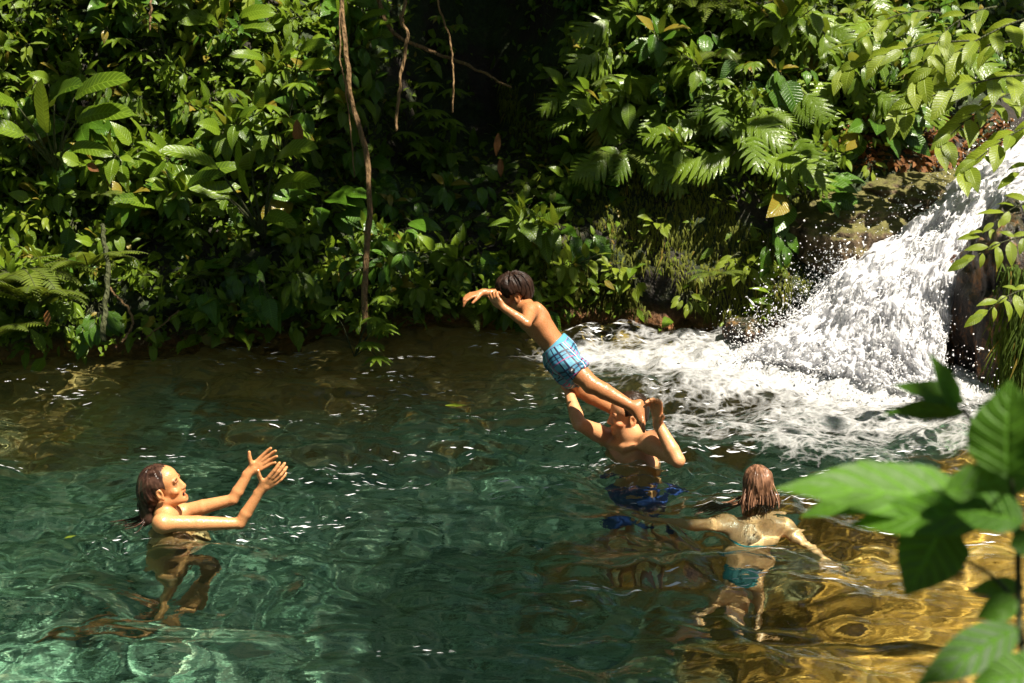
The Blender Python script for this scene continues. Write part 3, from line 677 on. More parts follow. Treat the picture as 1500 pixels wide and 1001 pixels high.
# ------------------------------------------------------------------ foam on the pool
def foam_mat(name, scale=9.0, white=.58, thin=True):
    t = NT(name); pos = t.n('NewGeometry').outputs['Position']; den = t.attr('cover')
    mp = t.n('Mapping', Vector=pos, Scale=(1.0, 1.5, 1.0)); wv = t.n('TexNoise', Vector=mp.outputs[0], Scale=3.0, Detail=3.0); wp = t.mix(.16, mp.outputs[0], wv.outputs['Color'])
    v = t.n('TexVoronoi', Vector=wp, Scale=scale, _feature='DISTANCE_TO_EDGE'); v2 = t.n('TexVoronoi', Vector=wp, Scale=scale * 2.7, _feature='DISTANCE_TO_EDGE')
    n = t.n('TexNoise', Vector=wp, Scale=scale * .9, Detail=6.0, Roughness=.68)
    net = t.math('ADD', t.math('MULTIPLY', v.outputs[0], 1.5), t.math('ADD', t.math('MULTIPLY', v2.outputs[0], 1.4), t.math('MULTIPLY', t.math('SUBTRACT', n.outputs[0], .5), 1.5)))
    a = t.math('SUBTRACT', t.math('MULTIPLY', den, 1.7), t.math('ADD', t.math('MULTIPLY', net, .8), .22)); a = t.math('MULTIPLY', a, 1.15, True)
    n3 = t.n('TexNoise', Vector=pos, Scale=70.0, Detail=3.0)
    h = t.math('ADD', t.math('MULTIPLY', n.outputs[0], 1.0), t.math('MULTIPLY', n3.outputs[0], .35))
    bm = t.n('Bump', Strength=.8, Distance=.03, Height=h).outputs[0]; p = t.n('BsdfPrincipled', Base__Color=c4(white, white, white), Roughness=.45, Normal=bm); tl = t.n('BsdfTranslucent', Color=c4(white, white, white))
    b = t.n('MixShader', i0=.3, i1=p.outputs[0], i2=tl.outputs[0]); return t.done(t.n('MixShader', i0=a, i1=t.n('BsdfTransparent').outputs[0], i2=b.outputs[0]))
FOAM = foam_mat('white_foam')
nx, ny = 300, 190
gx = np.linspace(-.3, 4.2, nx); gy = np.linspace(8.2, 11.5, ny); X, Y = np.meshgrid(gx, gy, indexing='ij'); D = foam_density(X, Y)
Zf = water_z(X, Y) + .010 + .034 * sstep(.1, .7, D) + .028 * D ** 2 * (1 + 1.2 * np.exp(-((X - 2.1) / .8) ** 2 - ((Y - 10.35) / .28) ** 2)) * np.clip(.35 + fbm(X * 6, Y * 8, 3, 5, .62) + .25 * fbm(X * 22, Y * 30, 9, 3), 0, 2)
f = grid_faces(nx, ny); keep = D.ravel()[f].max(1) > .06; f = f[keep]
used = np.unique(f); remap = -np.ones(nx * ny, int); remap[used] = np.arange(len(used))
tag(obj('foam', np.stack([X, Y, Zf], -1).reshape(-1, 3)[used], remap[f], FOAM, None, True, {'cover': D.ravel()[used]}), 'white foam spreading over the pool from the foot of the waterfall', kind='stuff')

# white flecks standing in for ripple glints, plus foam round the bathers
S = Soup(); frng = np.random.default_rng(77)
def flecks(n, cx, cy, sx, sy, lmin, lmax):
    ctr = [(frng.normal(cx, sx), frng.normal(cy, sy)) for _ in range(max(3, n // 9))]
    for i in range(n):
        c = ctr[frng.integers(len(ctr))]; x0 = c[0] + frng.normal(0, .12); y0 = c[1] + frng.normal(0, .05); l = frng.uniform(lmin, lmax) * (.5 + frng.random()); w = l * frng.uniform(.03, .10); k = 9
        if y0 > shore_y(x0) - .1: continue
        xs = x0 + np.linspace(-.5, .5, k) * l; yc = y0 + .06 * l * np.sin(np.linspace(0, 5, k) + frng.uniform(0, 6)) + frng.uniform(-.25, .25) * (xs - x0)
        hw = w * np.sin(np.linspace(.08, np.pi - .08, k)) * (.6 + .6 * frng.random(k)); v = []
        for j in range(k):
            for s in (-1, 0, 1): v.append((xs[j], yc[j] + s * hw[j], .004 + .35 * hw[j] * (s == 0)))
        v = np.array(v); v[:, 2] += water_z(v[:, 0], v[:, 1]); S.add(v, [(3 * j + a, 3 * j + 3 + a, 3 * j + 4 + a, 3 * j + 1 + a) for j in range(k - 1) for a in (0, 1)])
for a in [(170, -1.6, 9.9, 1.6, .5, .015, .05), (120, -.1, 9.4, .8, .5, .015, .05), (230, .6, 10.9, .9, .35, .02, .06), (90, -2.2, 8.9, .9, .5, .015, .05), (220, 1.5, 9.0, .9, .35, .02, .07), (70, 1.7, 8.0, .5, .3, .02, .08), (50, 1.6, 7.2, .5, .35, .02, .08), (60, .2, 8.6, .5, .4, .02, .06), (50, -.6, 7.6, 1.2, .6, .015, .05), (40, .75, 9.0, .25, .12, .02, .05), (55, .62, 8.6, .24, .10, .015, .05), (40, -1.66, 7.98, .26, .08, .015, .045), (45, 1.24, 8.22, .22, .10, .015, .05)]: flecks(*a)
t = NT('foam_glint_white'); tag(S.build('foam_glints', t.done(t.n('BsdfPrincipled', Base__Color=c4(.72, .73, .76), Roughness=.3))), 'small white flecks on the pool, drawn as ripple glints and foam round the bathers', kind='stuff')

# ------------------------------------------------------------------ cascade
Lf = spline([P(1530, 195, 12.5), P(1475, 218, 12.2), P(1395, 285, 11.95), P(1330, 342, 11.7), P(1236, 398, 11.35), P(1160, 476, 11.15), P(1085, 528, 10.95)], 90)
Rt = spline([P(1560, 290, 11.9), P(1500, 302, 11.6), P(1448, 360, 11.05), P(1405, 430, 10.75), P(1388, 505, 10.5), P(1385, 560, 10.3), P(1395, 600, 10.15)], 90)
def fall_pt(s, t, amp=1.0, seed=0.0, bulge=.28):
    """s 0..1 along the flow, t 0..1 from the far edge to the near edge"""
    i = np.clip(s, 0, 1) * 89; i0 = np.minimum(i.astype(int), 88); u = (i - i0)[..., None]
    a = Lf[i0] * (1 - u) + Lf[i0 + 1] * u; b = Rt[i0] * (1 - u) + Rt[i0 + 1] * u
    p = a * (1 - t[..., None]) + b * t[..., None]
    k = np.sin(np.pi * np.clip(t, 0, 1)) * np.sin(np.pi * np.clip(s * .95, 0, 1)) ** .6
    up = V(-.35, -.75, .56)
    n = fbm(s * 7 + seed, t * 6.5, seed, 5, .6); n2 = np.abs(fbm(s * 14, t * 13, 4 + seed, 3))
    d = bulge * k + amp * (.10 * n + .05 * n2) * (.35 + .65 * sstep(.05, .4, s))
    return p + d[..., None] * up
def rock_mat(name, dark, mid, lite, moss=.0, rough=.5, mossc=(.06, .10, .012)):
    t = NT(name); pos = t.n('NewGeometry').outputs['Position']; nz_ = t.n('SeparateXYZ', i0=t.n('NewGeometry').outputs['Normal']).outputs[2]
    n1 = t.n('TexNoise', Vector=t.n('Mapping', Vector=pos, Scale=(1.3, 1.3, .55)).outputs[0], Scale=6.0, Detail=8.0, Roughness=.75); n2 = t.n('TexNoise', Vector=pos, Scale=30.0, Detail=5.0, Roughness=.7); v = t.n('TexVoronoi', Vector=pos, Scale=9.0)
    c = t.ramp(t.math('ADD', t.math('MULTIPLY', n1.outputs[0], .65), t.math('MULTIPLY', n2.outputs[0], .35)), [(.38, dark), (.5, mid), (.60, lite)])
    mm = t.math('MULTIPLY', t.ramp(t.math('ADD', t.math('MULTIPLY', nz_, .3), n1.outputs[0]), [(.55, (0, 0, 0)), (.72, (1, 1, 1))]), moss)
    c = t.mix(mm, c, t.mix(n2.outputs[0], tuple(x * .35 for x in mossc), tuple(min(1, x * 1.8) for x in mossc)))
    h = t.math('ADD', t.math('ADD', n1.outputs[0], t.math('MULTIPLY', n2.outputs[0], .4)), t.math('MULTIPLY', v.outputs[0], .3))
    return t.done(t.n('BsdfPrincipled', Base__Color=c, Roughness=rough, Normal=t.n('Bump', Strength=.9, Distance=.05, Height=h).outputs[0]))
WETROCK = rock_mat('wet_dark_rock', (.010, .008, .008), (.045, .032, .028), (.30, .13, .04), .2, .3)
BROWNROCK = rock_mat('mossy_brown_rock', (.035, .022, .012), (.16, .105, .055), (.34, .25, .14), .8, .7, (.12, .12, .02))
S_, T_ = np.meshgrid(np.linspace(0, 1, 150), np.linspace(-.05, 1.05, 110), indexing='ij')
under = fall_pt(S_, T_, .9, 0.0, .12) + V(.08, .22, -.17) + (.05 * fbm(S_ * 20, T_ * 16, 2, 3))[..., None] * V(-.3, -.7, .5)
under[..., 2] -= .25 * sstep(.9, 1, S_)
ledge = obj('rock_ledge', under.reshape(-1, 3), grid_faces(150, 110), WETROCK); ledge['kind'] = 'structure'; ledge['label'] = 'dark wet rock slope beneath the waterfall'
def fall_mat(name, cover, scale):
    t = NT(name); st = t.n('CombineXYZ', X=t.math('MULTIPLY', t.attr('flow'), 3.2), Y=t.math('MULTIPLY', t.attr('across'), 6.0)).outputs[0]; pos = t.n('NewGeometry').outputs['Position']
    wv = t.n('TexNoise', Vector=st, Scale=2.2, Detail=4.0); wp = t.mix(.22, st, wv.outputs['Color'])
    v = t.n('TexVoronoi', Vector=wp, Scale=scale, _feature='DISTANCE_TO_EDGE'); v2 = t.n('TexVoronoi', Vector=wp, Scale=scale * 2.6, _feature='DISTANCE_TO_EDGE'); n = t.n('TexNoise', Vector=wp, Scale=scale * 1.1, Detail=7.0, Roughness=.72)
    net = t.math('ADD', t.math('MULTIPLY', v.outputs[0], 1.3), t.math('ADD', t.math('MULTIPLY', v2.outputs[0], 1.1), t.math('MULTIPLY', t.math('SUBTRACT', n.outputs[0], .5), 1.7)))
    a = t.math('MULTIPLY', t.math('SUBTRACT', t.math('MULTIPLY', t.attr('cover'), cover), net), 4.0, True)
    n3 = t.n('TexNoise', Vector=pos, Scale=55.0, Detail=4.0)
    h = t.math('ADD', t.math('MULTIPLY', n.outputs[0], 1.0), t.math('MULTIPLY', n3.outputs[0], .5))
    bm = t.n('Bump', Strength=.4, Distance=.03, Height=h).outputs[0]; p = t.n('BsdfPrincipled', Base__Color=c4(.84, .84, .86), Roughness=.35, Normal=bm); tl = t.n('BsdfTranslucent', Color=c4(.84, .84, .86), Normal=bm)
    b = t.n('MixShader', i0=.5, i1=p.outputs[0], i2=tl.outputs[0]); return t.done(t.n('MixShader', i0=a, i1=t.n('BsdfTransparent').outputs[0], i2=b.outputs[0]))
fall = tag(empty('waterfall', (2.6, 11.0, .0)), 'white foaming waterfall tumbling down dark rocks into the pool', 'waterfall')
def sheet(name, mat, amp, seed, lift, dens):
    n_, m_ = 230, 170; S_, T_ = np.meshgrid(np.linspace(0, 1, n_), np.linspace(0, 1, m_), indexing='ij')
    p = fall_pt(S_, T_, amp, seed, .22) + V(-.35, -.75, .56) * lift
    p += (.018 * fbm(S_ * 16, T_ * 22, 7 + seed, 3))[..., None] * V(-.3, -.6, .7)
    edge = sstep(0, .07, T_ + .05 * fbm(S_ * 14, T_ * 3, seed, 3)) * sstep(0, .05, 1 - T_ + .04 * fbm(S_ * 12, 3, seed, 3)) 
    d = dens(S_, T_) * (.25 + .75 * edge)
    o = obj(name, (p - V(2.6, 11.0, 0)).reshape(-1, 3), grid_faces(n_, m_), mat, fall, True, {'flow': S_.ravel(), 'across': T_.ravel(), 'cover': d.ravel()}); return o
sheet('falling_water', fall_mat('churning_white_water', 1.08, 2.3), 1.0, 0.0, .0, lambda s, t: 1.0 - .7 * np.exp(-((t - .72) / .2) ** 2 - ((s - .72) / .22) ** 2) - .35 * np.exp(-((t - .85) / .12) ** 2 - ((s - .4) / .12) ** 2) + .25 * sstep(.8, 1, s))
sheet('falling_water', fall_mat('lacy_white_water', .54, 4.4), 1.3, 8.1, .10, lambda s, t: 1.0 + 0 * s)
sheet('falling_water', fall_mat('thrown_white_water', .70, 3.1), 1.2, 3.3, .05, lambda s, t: 1.0 - .35 * np.exp(-((t - .72) / .2) ** 2 - ((s - .7) / .25) ** 2))
# droplets and torn strings of water thrown off the cascade
rng = np.random.default_rng(5); ico_v, ico_f = [], []
ph = (1 + 5 ** .5) / 2
ico_v = np.array([(-1, ph, 0), (1, ph, 0), (-1, -ph, 0), (1, -ph, 0), (0, -1, ph), (0, 1, ph), (0, -1, -ph), (0, 1, -ph), (ph, 0, -1), (ph, 0, 1), (-ph, 0, -1), (-ph, 0, 1)]) / 1.9
ico_f = np.array([(0, 11, 5), (0, 5, 1), (0, 1, 7), (0, 7, 10), (0, 10, 11), (1, 5, 9), (5, 11, 4), (11, 10, 2), (10, 7, 6), (7, 1, 8), (3, 9, 4), (3, 4, 2), (3, 2, 6), (3, 6, 8), (3, 8, 9), (4, 9, 5), (2, 4, 11), (6, 2, 10), (8, 6, 7), (9, 8, 1)])
N = 9000; s = rng.beta(2.2, 1.4, N); tt = rng.uniform(-.02, 1.0, N); edge = rng.random(N) < .35; tt[edge] = np.abs(rng.normal(0, .035, edge.sum())) - .01
base = fall_pt(s, np.clip(tt, 0, 1), 1.1, 0.0, .22); out = np.abs(rng.exponential(.07, N)) + .01
p = base + out[:, None] * (V(-.45, -.6, .66) + .5 * rng.normal(size=(N, 3))); p[edge] += rng.exponential(.05, edge.sum())[:, None] * V(-.7, .1, .7)
nb_ = 5200; tb = rng.uniform(0, 1, nb_); fb = fall_pt(np.full(nb_, .97), tb, 1.1, 0.0, .3) + rng.normal(size=(nb_, 3)) * V(.16, .16, .0); fb[:, 2] = .02 + rng.exponential(.09, nb_); p = np.concatenate([p, fb])
ok = p[:, 2] > .0; p = p[ok]; N = len(p); rad = np.minimum(.0021 * np.exp(rng.normal(0, .5, N)), .008)
dirs = rng.normal(size=(N, 3)); dirs /= np.linalg.norm(dirs, axis=1)[:, None]; st = 1 + rng.exponential(.9, N)
vv = ico_v[None] * rad[:, None, None]; vv = vv + dirs[:, None, :] * ((vv * dirs[:, None, :]).sum(-1) * (st - 1)[:, None])[..., None] + p[:, None] - V(2.6, 11.0, 0)
ff = ico_f[None] + 12 * np.arange(N)[:, None, None]
t = NT('white_spray'); SPRAY = t.done(t.n('BsdfPrincipled', Base__Color=c4(.88, .88, .89), Roughness=.25))
sp = obj('spray', vv.reshape(-1, 3), ff.reshape(-1, 3), SPRAY, fall); sp['kind'] = 'stuff'
S = Soup()
for i in range(1700):
    s0, t0 = rng.beta(2, 1.3), rng.uniform(0, 1); n = 7; ds = rng.uniform(.03, .10); dt = rng.normal(0, .03)
    ss = np.clip(np.linspace(s0, s0 + ds, n), 0, 1); ts = np.clip(np.linspace(t0, t0 + dt, n) + .008 * rng.normal(size=n), 0, 1)
    q = fall_pt(ss, ts, 1.1, 0.0, .22) + (rng.uniform(.0, .09) * np.sin(np.linspace(0, np.pi, n)))[:, None] * V(-.4, -.65, .65) + .012 * rng.normal(size=(n, 3))
    v_, f_ = tube(spline(q, 10) - V(2.6, 11, 0), np.sin(np.linspace(.12, np.pi - .12, 10)) * rng.uniform(.0015, .0048), 4); S.add(v_, f_)
o = S.build('water_strings', SPRAY, fall); o['kind'] = 'stuff'

# ------------------------------------------------------------------ boulders
def boulder(c, r, seed, mat, label, rot=0.0, name='boulder', rough=.22, n=64):
    u = np.linspace(0, np.pi, n); w = np.linspace(0, 2 * np.pi, 2 * n, endpoint=True); U, Wn = np.meshgrid(u, w, indexing='ij')
    d = np.stack([np.sin(U) * np.cos(Wn), np.sin(U) * np.sin(Wn), np.cos(U)], -1)
    q = np.sign(d) * np.abs(d) ** .8
    k = 1 + rough * fbm(d[..., 0] * 1.6 + seed, d[..., 1] * 1.6, d[..., 2] * 1.6 + seed, 4) + .05 * fbm(d[..., 0] * 7 + seed, d[..., 1] * 7, d[..., 2] * 7, 3)
    p = q * k[..., None] * np.asarray(r); ca, sa = math.cos(rot), math.sin(rot)
    p = np.stack([p[..., 0] * ca - p[..., 1] * sa, p[..., 0] * sa + p[..., 1] * ca, p[..., 2]], -1)
    o = obj(name, p.reshape(-1, 3), grid_faces(n, 2 * n), mat); o.location = c; return tag(o, label, 'rock')
boulder(P(1345, 292, 12.05), (.52, .38, .20), 1.2, BROWNROCK, 'sunlit brown boulder with yellow-green moss along the upper left side of the waterfall', .55)
boulder(P(1250, 345, 11.75), (.42, .40, .26), 4.2, BROWNROCK, 'shaded brown rock below the mossy boulder, left of the waterfall', .45)
boulder(P(1448, 250, 12.25), (.22, .30, .15), 6.2, WETROCK, 'dark wet rock at the top of the waterfall, between the mossy boulder and the stream', .3)
boulder(P(1470, 470, 10.55), (.26, .42, .62), 8.8, WETROCK, 'tall dark wet rock with orange streaks at the right edge of the waterfall', .1, rough=.3)
boulder(P(1385, 385, 11.0), (.20, .16, .09), 3.1, rock_mat('red_brown_rock', (.08, .03, .015), (.30, .12, .06), (.5, .24, .13), 0, .4), 'small red-brown rock poking out of the white water near the right side', .4)
boulder(P(1090, 486, 11.25), (.12, .14, .08), 5.1, WETROCK, 'low dark stone at the waterline left of the waterfall foot', .4)
# ------------------------------------------------------------------ leaves
random.seed(21); prng = np.random.default_rng(21)
def leaf_mat(name, dark, lite, vein=26.0, gloss=.32, trans=.30, yellow=(.30, .36, .03), veinlite=.35):
    t = NT(name); u, v, tone = t.attr('lu'), t.attr('lv'), t.attr('tone'); oi = t.n('ObjectInfo').outputs['Random']
    au = t.math('ABSOLUTE', u)
    sv = t.math('ABSOLUTE', t.math('SUBTRACT', t.math('FRACT', t.math('SUBTRACT', t.math('MULTIPLY', v, vein * .5), t.math('MULTIPLY', au, 1.7))), .5))
    vn = t.math('MAXIMUM', t.math('SUBTRACT', 1.0, t.math('MULTIPLY', sv, 6.0)), t.math('SUBTRACT', 1.0, t.math('MULTIPLY', au, 11.0)), True)
    pos = t.n('NewGeometry').outputs['Position']; n = t.n('TexNoise', Vector=pos, Scale=11.0, Detail=4.0)
    f = t.math('ADD', t.math('MULTIPLY', tone, .6), t.math('ADD', t.math('MULTIPLY', oi, .3), t.math('MULTIPLY', t.math('SUBTRACT', n.outputs[0], .5), .5)), True)
    c = t.mix(f, dark, lite); c = t.mix(t.math('GREATER_THAN', tone, .965), c, (.22, .16, .02)); c = t.mix(t.math('MULTIPLY', vn, veinlite), c, tuple(min(1, x * 2.2 + .02) for x in lite))
    nf = t.n('TexNoise', Vector=pos, Scale=60.0, Detail=2.0)
    bmp = t.n('Bump', Strength=.55, Distance=.004, Height=t.math('ADD', t.math('MULTIPLY', vn, -.8), nf.outputs[0])).outputs[0]
    p = t.n('BsdfPrincipled', Specular__IOR__Level=.36, Base__Color=c, Roughness=t.math('ADD', gloss - .08, t.math('MULTIPLY', n.outputs[0], .22)), Normal=bmp)
    tr = t.n('BsdfTranslucent', Color=t.mix(.55, c, yellow), Normal=bmp)
    return t.done(t.n('MixShader', i0=trans, i1=p.outputs[0], i2=tr.outputs[0]))
def bark_mat(name, a, b, sc_=(14, 14, 3)):
    t = NT(name); tc = t.n('TexCoord').outputs['Object']; mp = t.n('Mapping', Vector=tc, Scale=sc_); n = t.n('TexNoise', Vector=mp.outputs[0], Scale=2.0, Detail=6.0, Roughness=.7); v = t.n('TexVoronoi', Vector=mp.outputs[0], Scale=4.0)
    c = t.mix(n.outputs[0], a, b)
    return t.done(t.n('BsdfPrincipled', Base__Color=c, Roughness=.8, Normal=t.n('Bump', Strength=1.0, Distance=.02, Height=t.math('ADD', n.outputs[0], v.outputs[0])).outputs[0]))
M_MID = leaf_mat('mid_green_leaf', (.034, .078, .005), (.165, .25, .012))
M_DEEP = leaf_mat('deep_green_leaf', (.020, .060, .006), (.085, .185, .012), 30, .26, .24)
M_PALE = leaf_mat('yellow_green_leaf', (.085, .14, .008), (.24, .30, .022), 24, .38, .36)
M_SPLIT = leaf_mat('split_green_leaf', (.05, .10, .008), (.18, .27, .02), 12, .26, .28, veinlite=.2)
M_FERN = leaf_mat('fern_green', (.05, .085, .006), (.15, .20, .014), 8, .5, .3, veinlite=.1)
M_DRY = leaf_mat('dry_brown_leaf', (.10, .04, .012), (.30, .12, .03), 18, .6, .25, (.4, .16, .03))
M_NEAR = leaf_mat('near_green_leaf', (.020, .075, .004), (.10, .24, .012), 14, .5, .45, (.30, .55, .02), .45)
M_STEM = bark_mat('green_brown_stem', (.02, .03, .008), (.08, .085, .025)); M_BARK = bark_mat('brown_bark', (.05, .028, .010), (.32, .19, .075))
M_WOOD = bark_mat('pale_brown_bark', (.05, .032, .018), (.20, .14, .08), (5, 5, 1.5))

PROFILES = {'ovate': ([0, .08, .25, .45, .65, .85, 1], [.0, .55, .95, 1.0, .78, .36, 0.0]), 'lance': ([0, .1, .3, .5, .7, .88, 1], [.0, .5, .92, 1.0, .74, .33, 0.0]),
            'paddle': ([0, .06, .2, .5, .8, .94, 1], [.0, .6, .95, 1.0, .88, .45, 0.0]), 'heart': ([0, .04, .16, .35, .6, .85, 1], [.35, .85, 1.0, .95, .68, .27, 0.0])}
def leaf(S, base, d, up, L, Wd, shape='ovate', droop=.6, fold=.25, n=7, tone=None, wave=.04, hang=None):
    """one leaf blade: base point, direction, upper-face normal, length, full width; droop bends it downwards towards the tip"""
    d = unit(d); up = unit(up - (up @ d) * d); side = np.cross(d, up); tone = random.random() if tone is None else tone
    ts = np.linspace(0, 1, n + 1); w = np.interp(ts, *PROFILES[shape]) * Wd * .5; w[0] = max(w[0], .003); w[-1] = .0012
    ang = droop * ts ** 1.3
    step = L / n; c = [np.asarray(base, float)]; nr = []
    down = V(0, 0, -1) if hang is None else hang
    for i in range(n + 1):
        dd = unit(d * math.cos(ang[i]) + (-up) * math.sin(ang[i])); nr.append(unit(up * math.cos(ang[i]) + d * math.sin(ang[i])))
        if i < n: c.append(c[-1] + dd * step)
    verts, lu, lv = [], [], []
    us = (-1, -.5, 0, .5, 1)
    ph = random.random() * 6
    for i in range(n + 1):
        for u in us:
            h = fold * abs(u) * w[i] - .35 * fold * w[i] * u * u + wave * w[i] * 2 * math.sin(ts[i] * 15 + ph + u) * abs(u)
            verts.append(c[i] + side * (u * w[i]) + nr[i] * h); lu.append(u); lv.append(ts[i])
    f = [(i * 5 + j, i * 5 + j + 1, (i + 1) * 5 + j + 1, (i + 1) * 5 + j) for i in range(n) for j in range(4)]
    S.add(verts, f, lu=np.array(lu), lv=np.array(lv), tone=tone)
def split_leaf(S, base, d, up, L, Wd, droop=.5, lobes=9, tone=None):
    """leaf cut to the midrib into narrow curved lobes"""
    d = unit(d); up = unit(up - (up @ d) * d); side = np.cross(d, up); tone = random.random() if tone is None else tone
    n = 10; ang = droop * np.linspace(0, 1, n + 1); c = [np.asarray(base, float)]; D = []; N = []
    for i in range(n + 1):
        D.append(unit(d * math.cos(ang[i]) - up * math.sin(ang[i]))); N.append(unit(up * math.cos(ang[i]) + d * math.sin(ang[i])))
        if i < n: c.append(c[-1] + D[-1] * L / n)
    for i in range(n):
        w = .06 * Wd * (1 - .5 * i / n) + .004
        S.add([c[i] - side * w, c[i] + side * w, c[i + 1] + side * w * .85, c[i + 1] - side * w * .85], [(0, 1, 2, 3)], lu=np.array([-.1, .1, .1, -.1]), lv=np.array([.1, .1, .2, .2]), tone=tone)
    for k in range(lobes):
        t = .06 + .88 * k / (lobes - 1); i = min(int(t * n), n - 1); p = c[i] + (c[i + 1] - c[i]) * (t * n - i)
        ln = Wd * .5 * (math.sin(math.pi * (.18 + .74 * t)) ** .8); fw_ = .35 + .75 * t
        for sg in (-1, 1):
            if random.random() < .04: continue
            dd = unit(side * sg + D[i] * fw_ + N[i] * .12); bw = L / lobes * .50; m = 4; vs, lu, lv = [], [], []
            for j in range(m + 1):
                s = j / m; q = p + dd * ln * s + D[i] * ln * .22 * s * s - N[i] * ln * .22 * s * s; ww = bw * (1.0, 1.05, .95, .66, .04)[j]
                for u in (-1, 0, 1): vs.append(q + D[i] * u * ww + N[i] * .12 * ww * (1 - abs(u))); lu.append(u); lv.append(s)
            f = [(j * 3 + a, j * 3 + a + 1, j * 3 + a + 4, j * 3 + a + 3) for j in range(m) for a in (0, 1)]
            S.add(vs, f, lu=np.array(lu), lv=np.array(lv), tone=tone + .0)
    leaf(S, c[-2], D[-1], N[-1], L * .2, Wd * .16, 'lance', .3, n=3, tone=tone)
def frond(S, T, base, d, up, L, Wd, droop=1.0, pairs=20, bi=False):
    d = unit(d); up = unit(up - (up @ d) * d); side = np.cross(d, up); n = 14; tone = random.random(); ang = droop * np.linspace(0, 1, n + 1) ** 1.2; c = [np.asarray(base, float)]; D = []; N = []
    for i in range(n + 1):
        D.append(unit(d * math.cos(ang[i]) - up * math.sin(ang[i]))); N.append(unit(up * math.cos(ang[i]) + d * math.sin(ang[i])))
        if i < n: c.append(c[-1] + D[-1] * L / n)
    v, f = tube(c, np.linspace(.005, .0012, n + 1), 4); T.add(v, f)
    for k in range(pairs):
        t = .14 + .85 * k / pairs; i = min(int(t * n), n - 1); p = c[i] + (c[i + 1] - c[i]) * (t * n - i); ln = Wd * .5 * min(1.0, (1.02 - t) * 1.9) * min(1, .55 + 2 * (t - .1))
        for sg in (-1, 1):
            dd = unit(side * sg + D[i] * .35); bw = L / pairs * .36
            if bi:
                q = p.copy(); m = max(3, int(ln / .018))
                for j in range(m):
                    q = p + dd * ln * (j + .5) / m - N[i] * ln * .2 * ((j + .5) / m) ** 2; pl = .55 * bw * 2.2 * (1 - .8 * j / m)
                    for s2 in (-1, 1):
                        e = q + (D[i] * s2 + dd * .45) * pl; S.add([q - dd * .007, q + dd * .009, e + dd * .003], [(0, 1, 2)], lu=np.array([0, 0, 1.]), lv=np.array([0, 0, 1.]), tone=tone)
            else:
                vs = []; m = 3
                for j in range(m + 1):
                    s = j / m; qq = p + dd * ln * s - N[i] * ln * .18 * s * s; ww = bw * (1, 1, .7, .05)[j]; vs += [qq - D[i] * ww, qq + D[i] * ww]
                S.add(vs, [(2 * j, 2 * j + 1, 2 * j + 3, 2 * j + 2) for j in range(m)], lu=np.array([-1, 1.] * (m + 1)), lv=np.repeat(np.linspace(0, 1, m + 1), 2), tone=tone)
def rv(s=1.0): return prng.normal(size=3) * s

# prototypes: local frame z up, -y out of the bank; each returns (foliage soup, stem soup)
def p_shrub(mat_n=14, L=.125, aspect=.44, h=.38, stems=3, shape='ovate', droop=.7):
    F, T = Soup(), Soup()
    for s in range(stems):
        a = random.uniform(-1.1, 1.1); lean = V(math.sin(a) * .5, -.35 - random.random() * .5, .8); p = [V(0, .04, 0)]
        for i in range(6): lean = unit(lean + V(0, -.05, -.10) + rv(.06)); p.append(p[-1] + lean * h / 6)
        v, f = tube(spline(p, 12), np.linspace(.006, .002, 12), 5); T.add(v, f); sp_ = spline(p, 40)
        for k in range(mat_n):
            t = .18 + .82 * k / (mat_n - 1); q = sp_[min(int(t * 39), 39)]; phi = k * 2.4 + s; tg = unit(sp_[min(int(t * 39) + 1, 39)] - sp_[max(int(t * 39) - 1, 0)])
            sd = unit(np.cross(tg, V(math.cos(phi), math.sin(phi), .2))); d = unit(sd + tg * .5 + V(0, -.25, -.05)); l = L * random.uniform(.65, 1.2)
            v, f = tube([q, q + d * l * .18], [.0022, .0016], 4); T.add(v, f)
            leaf(F, q + d * l * .16, d + V(0, 0, -.1), V(0, -.35, 1) + rv(.25), l, l * aspect * random.uniform(.85, 1.15), shape, droop * random.uniform(.5, 1.3), n=5)
    return F, T
def p_split(nl=9, L=.30):
    F, T = Soup(), Soup()
    for k in range(nl):
        a = -1.5 + 3.0 * (k + random.uniform(-.3, .3)) / (nl - 1); out = random.uniform(.08, .26); b = V(math.sin(a) * out, -.06 - out * .7, .16 * math.cos(a) * random.uniform(-.6, 1.2))
        v, f = tube(spline([V(0, .05, 0), b * .5 + V(0, 0, .06), b], 8), np.linspace(.006, .004, 8), 5); T.add(v, f)
        l = L * random.uniform(.75, 1.2); split_leaf(F, b, V(math.sin(a) * .8, -.55, -.35 + .3 * random.random()), V(0, -.75, .8) + rv(.15), l, l * .85, random.uniform(.5, 1.0), random.choice((6, 7, 7, 8)))
    return F, T
def p_fern(nf=9, L=.48, bi=False):
    F, T = Soup(), Soup()
    for k in range(nf):
        a = -1.7 + 3.4 * (k + random.uniform(-.3, .3)) / (nf - 1); d = V(math.sin(a), -.65 * math.cos(a) - .15, .75 + .2 * random.random())
        frond(F, T, V(0, 0, 0), d, V(-math.sin(a) * .6, .3, .8), L * random.uniform(.75, 1.15), L * .42, random.uniform(1.1, 1.8), 22, bi)
    return F, T
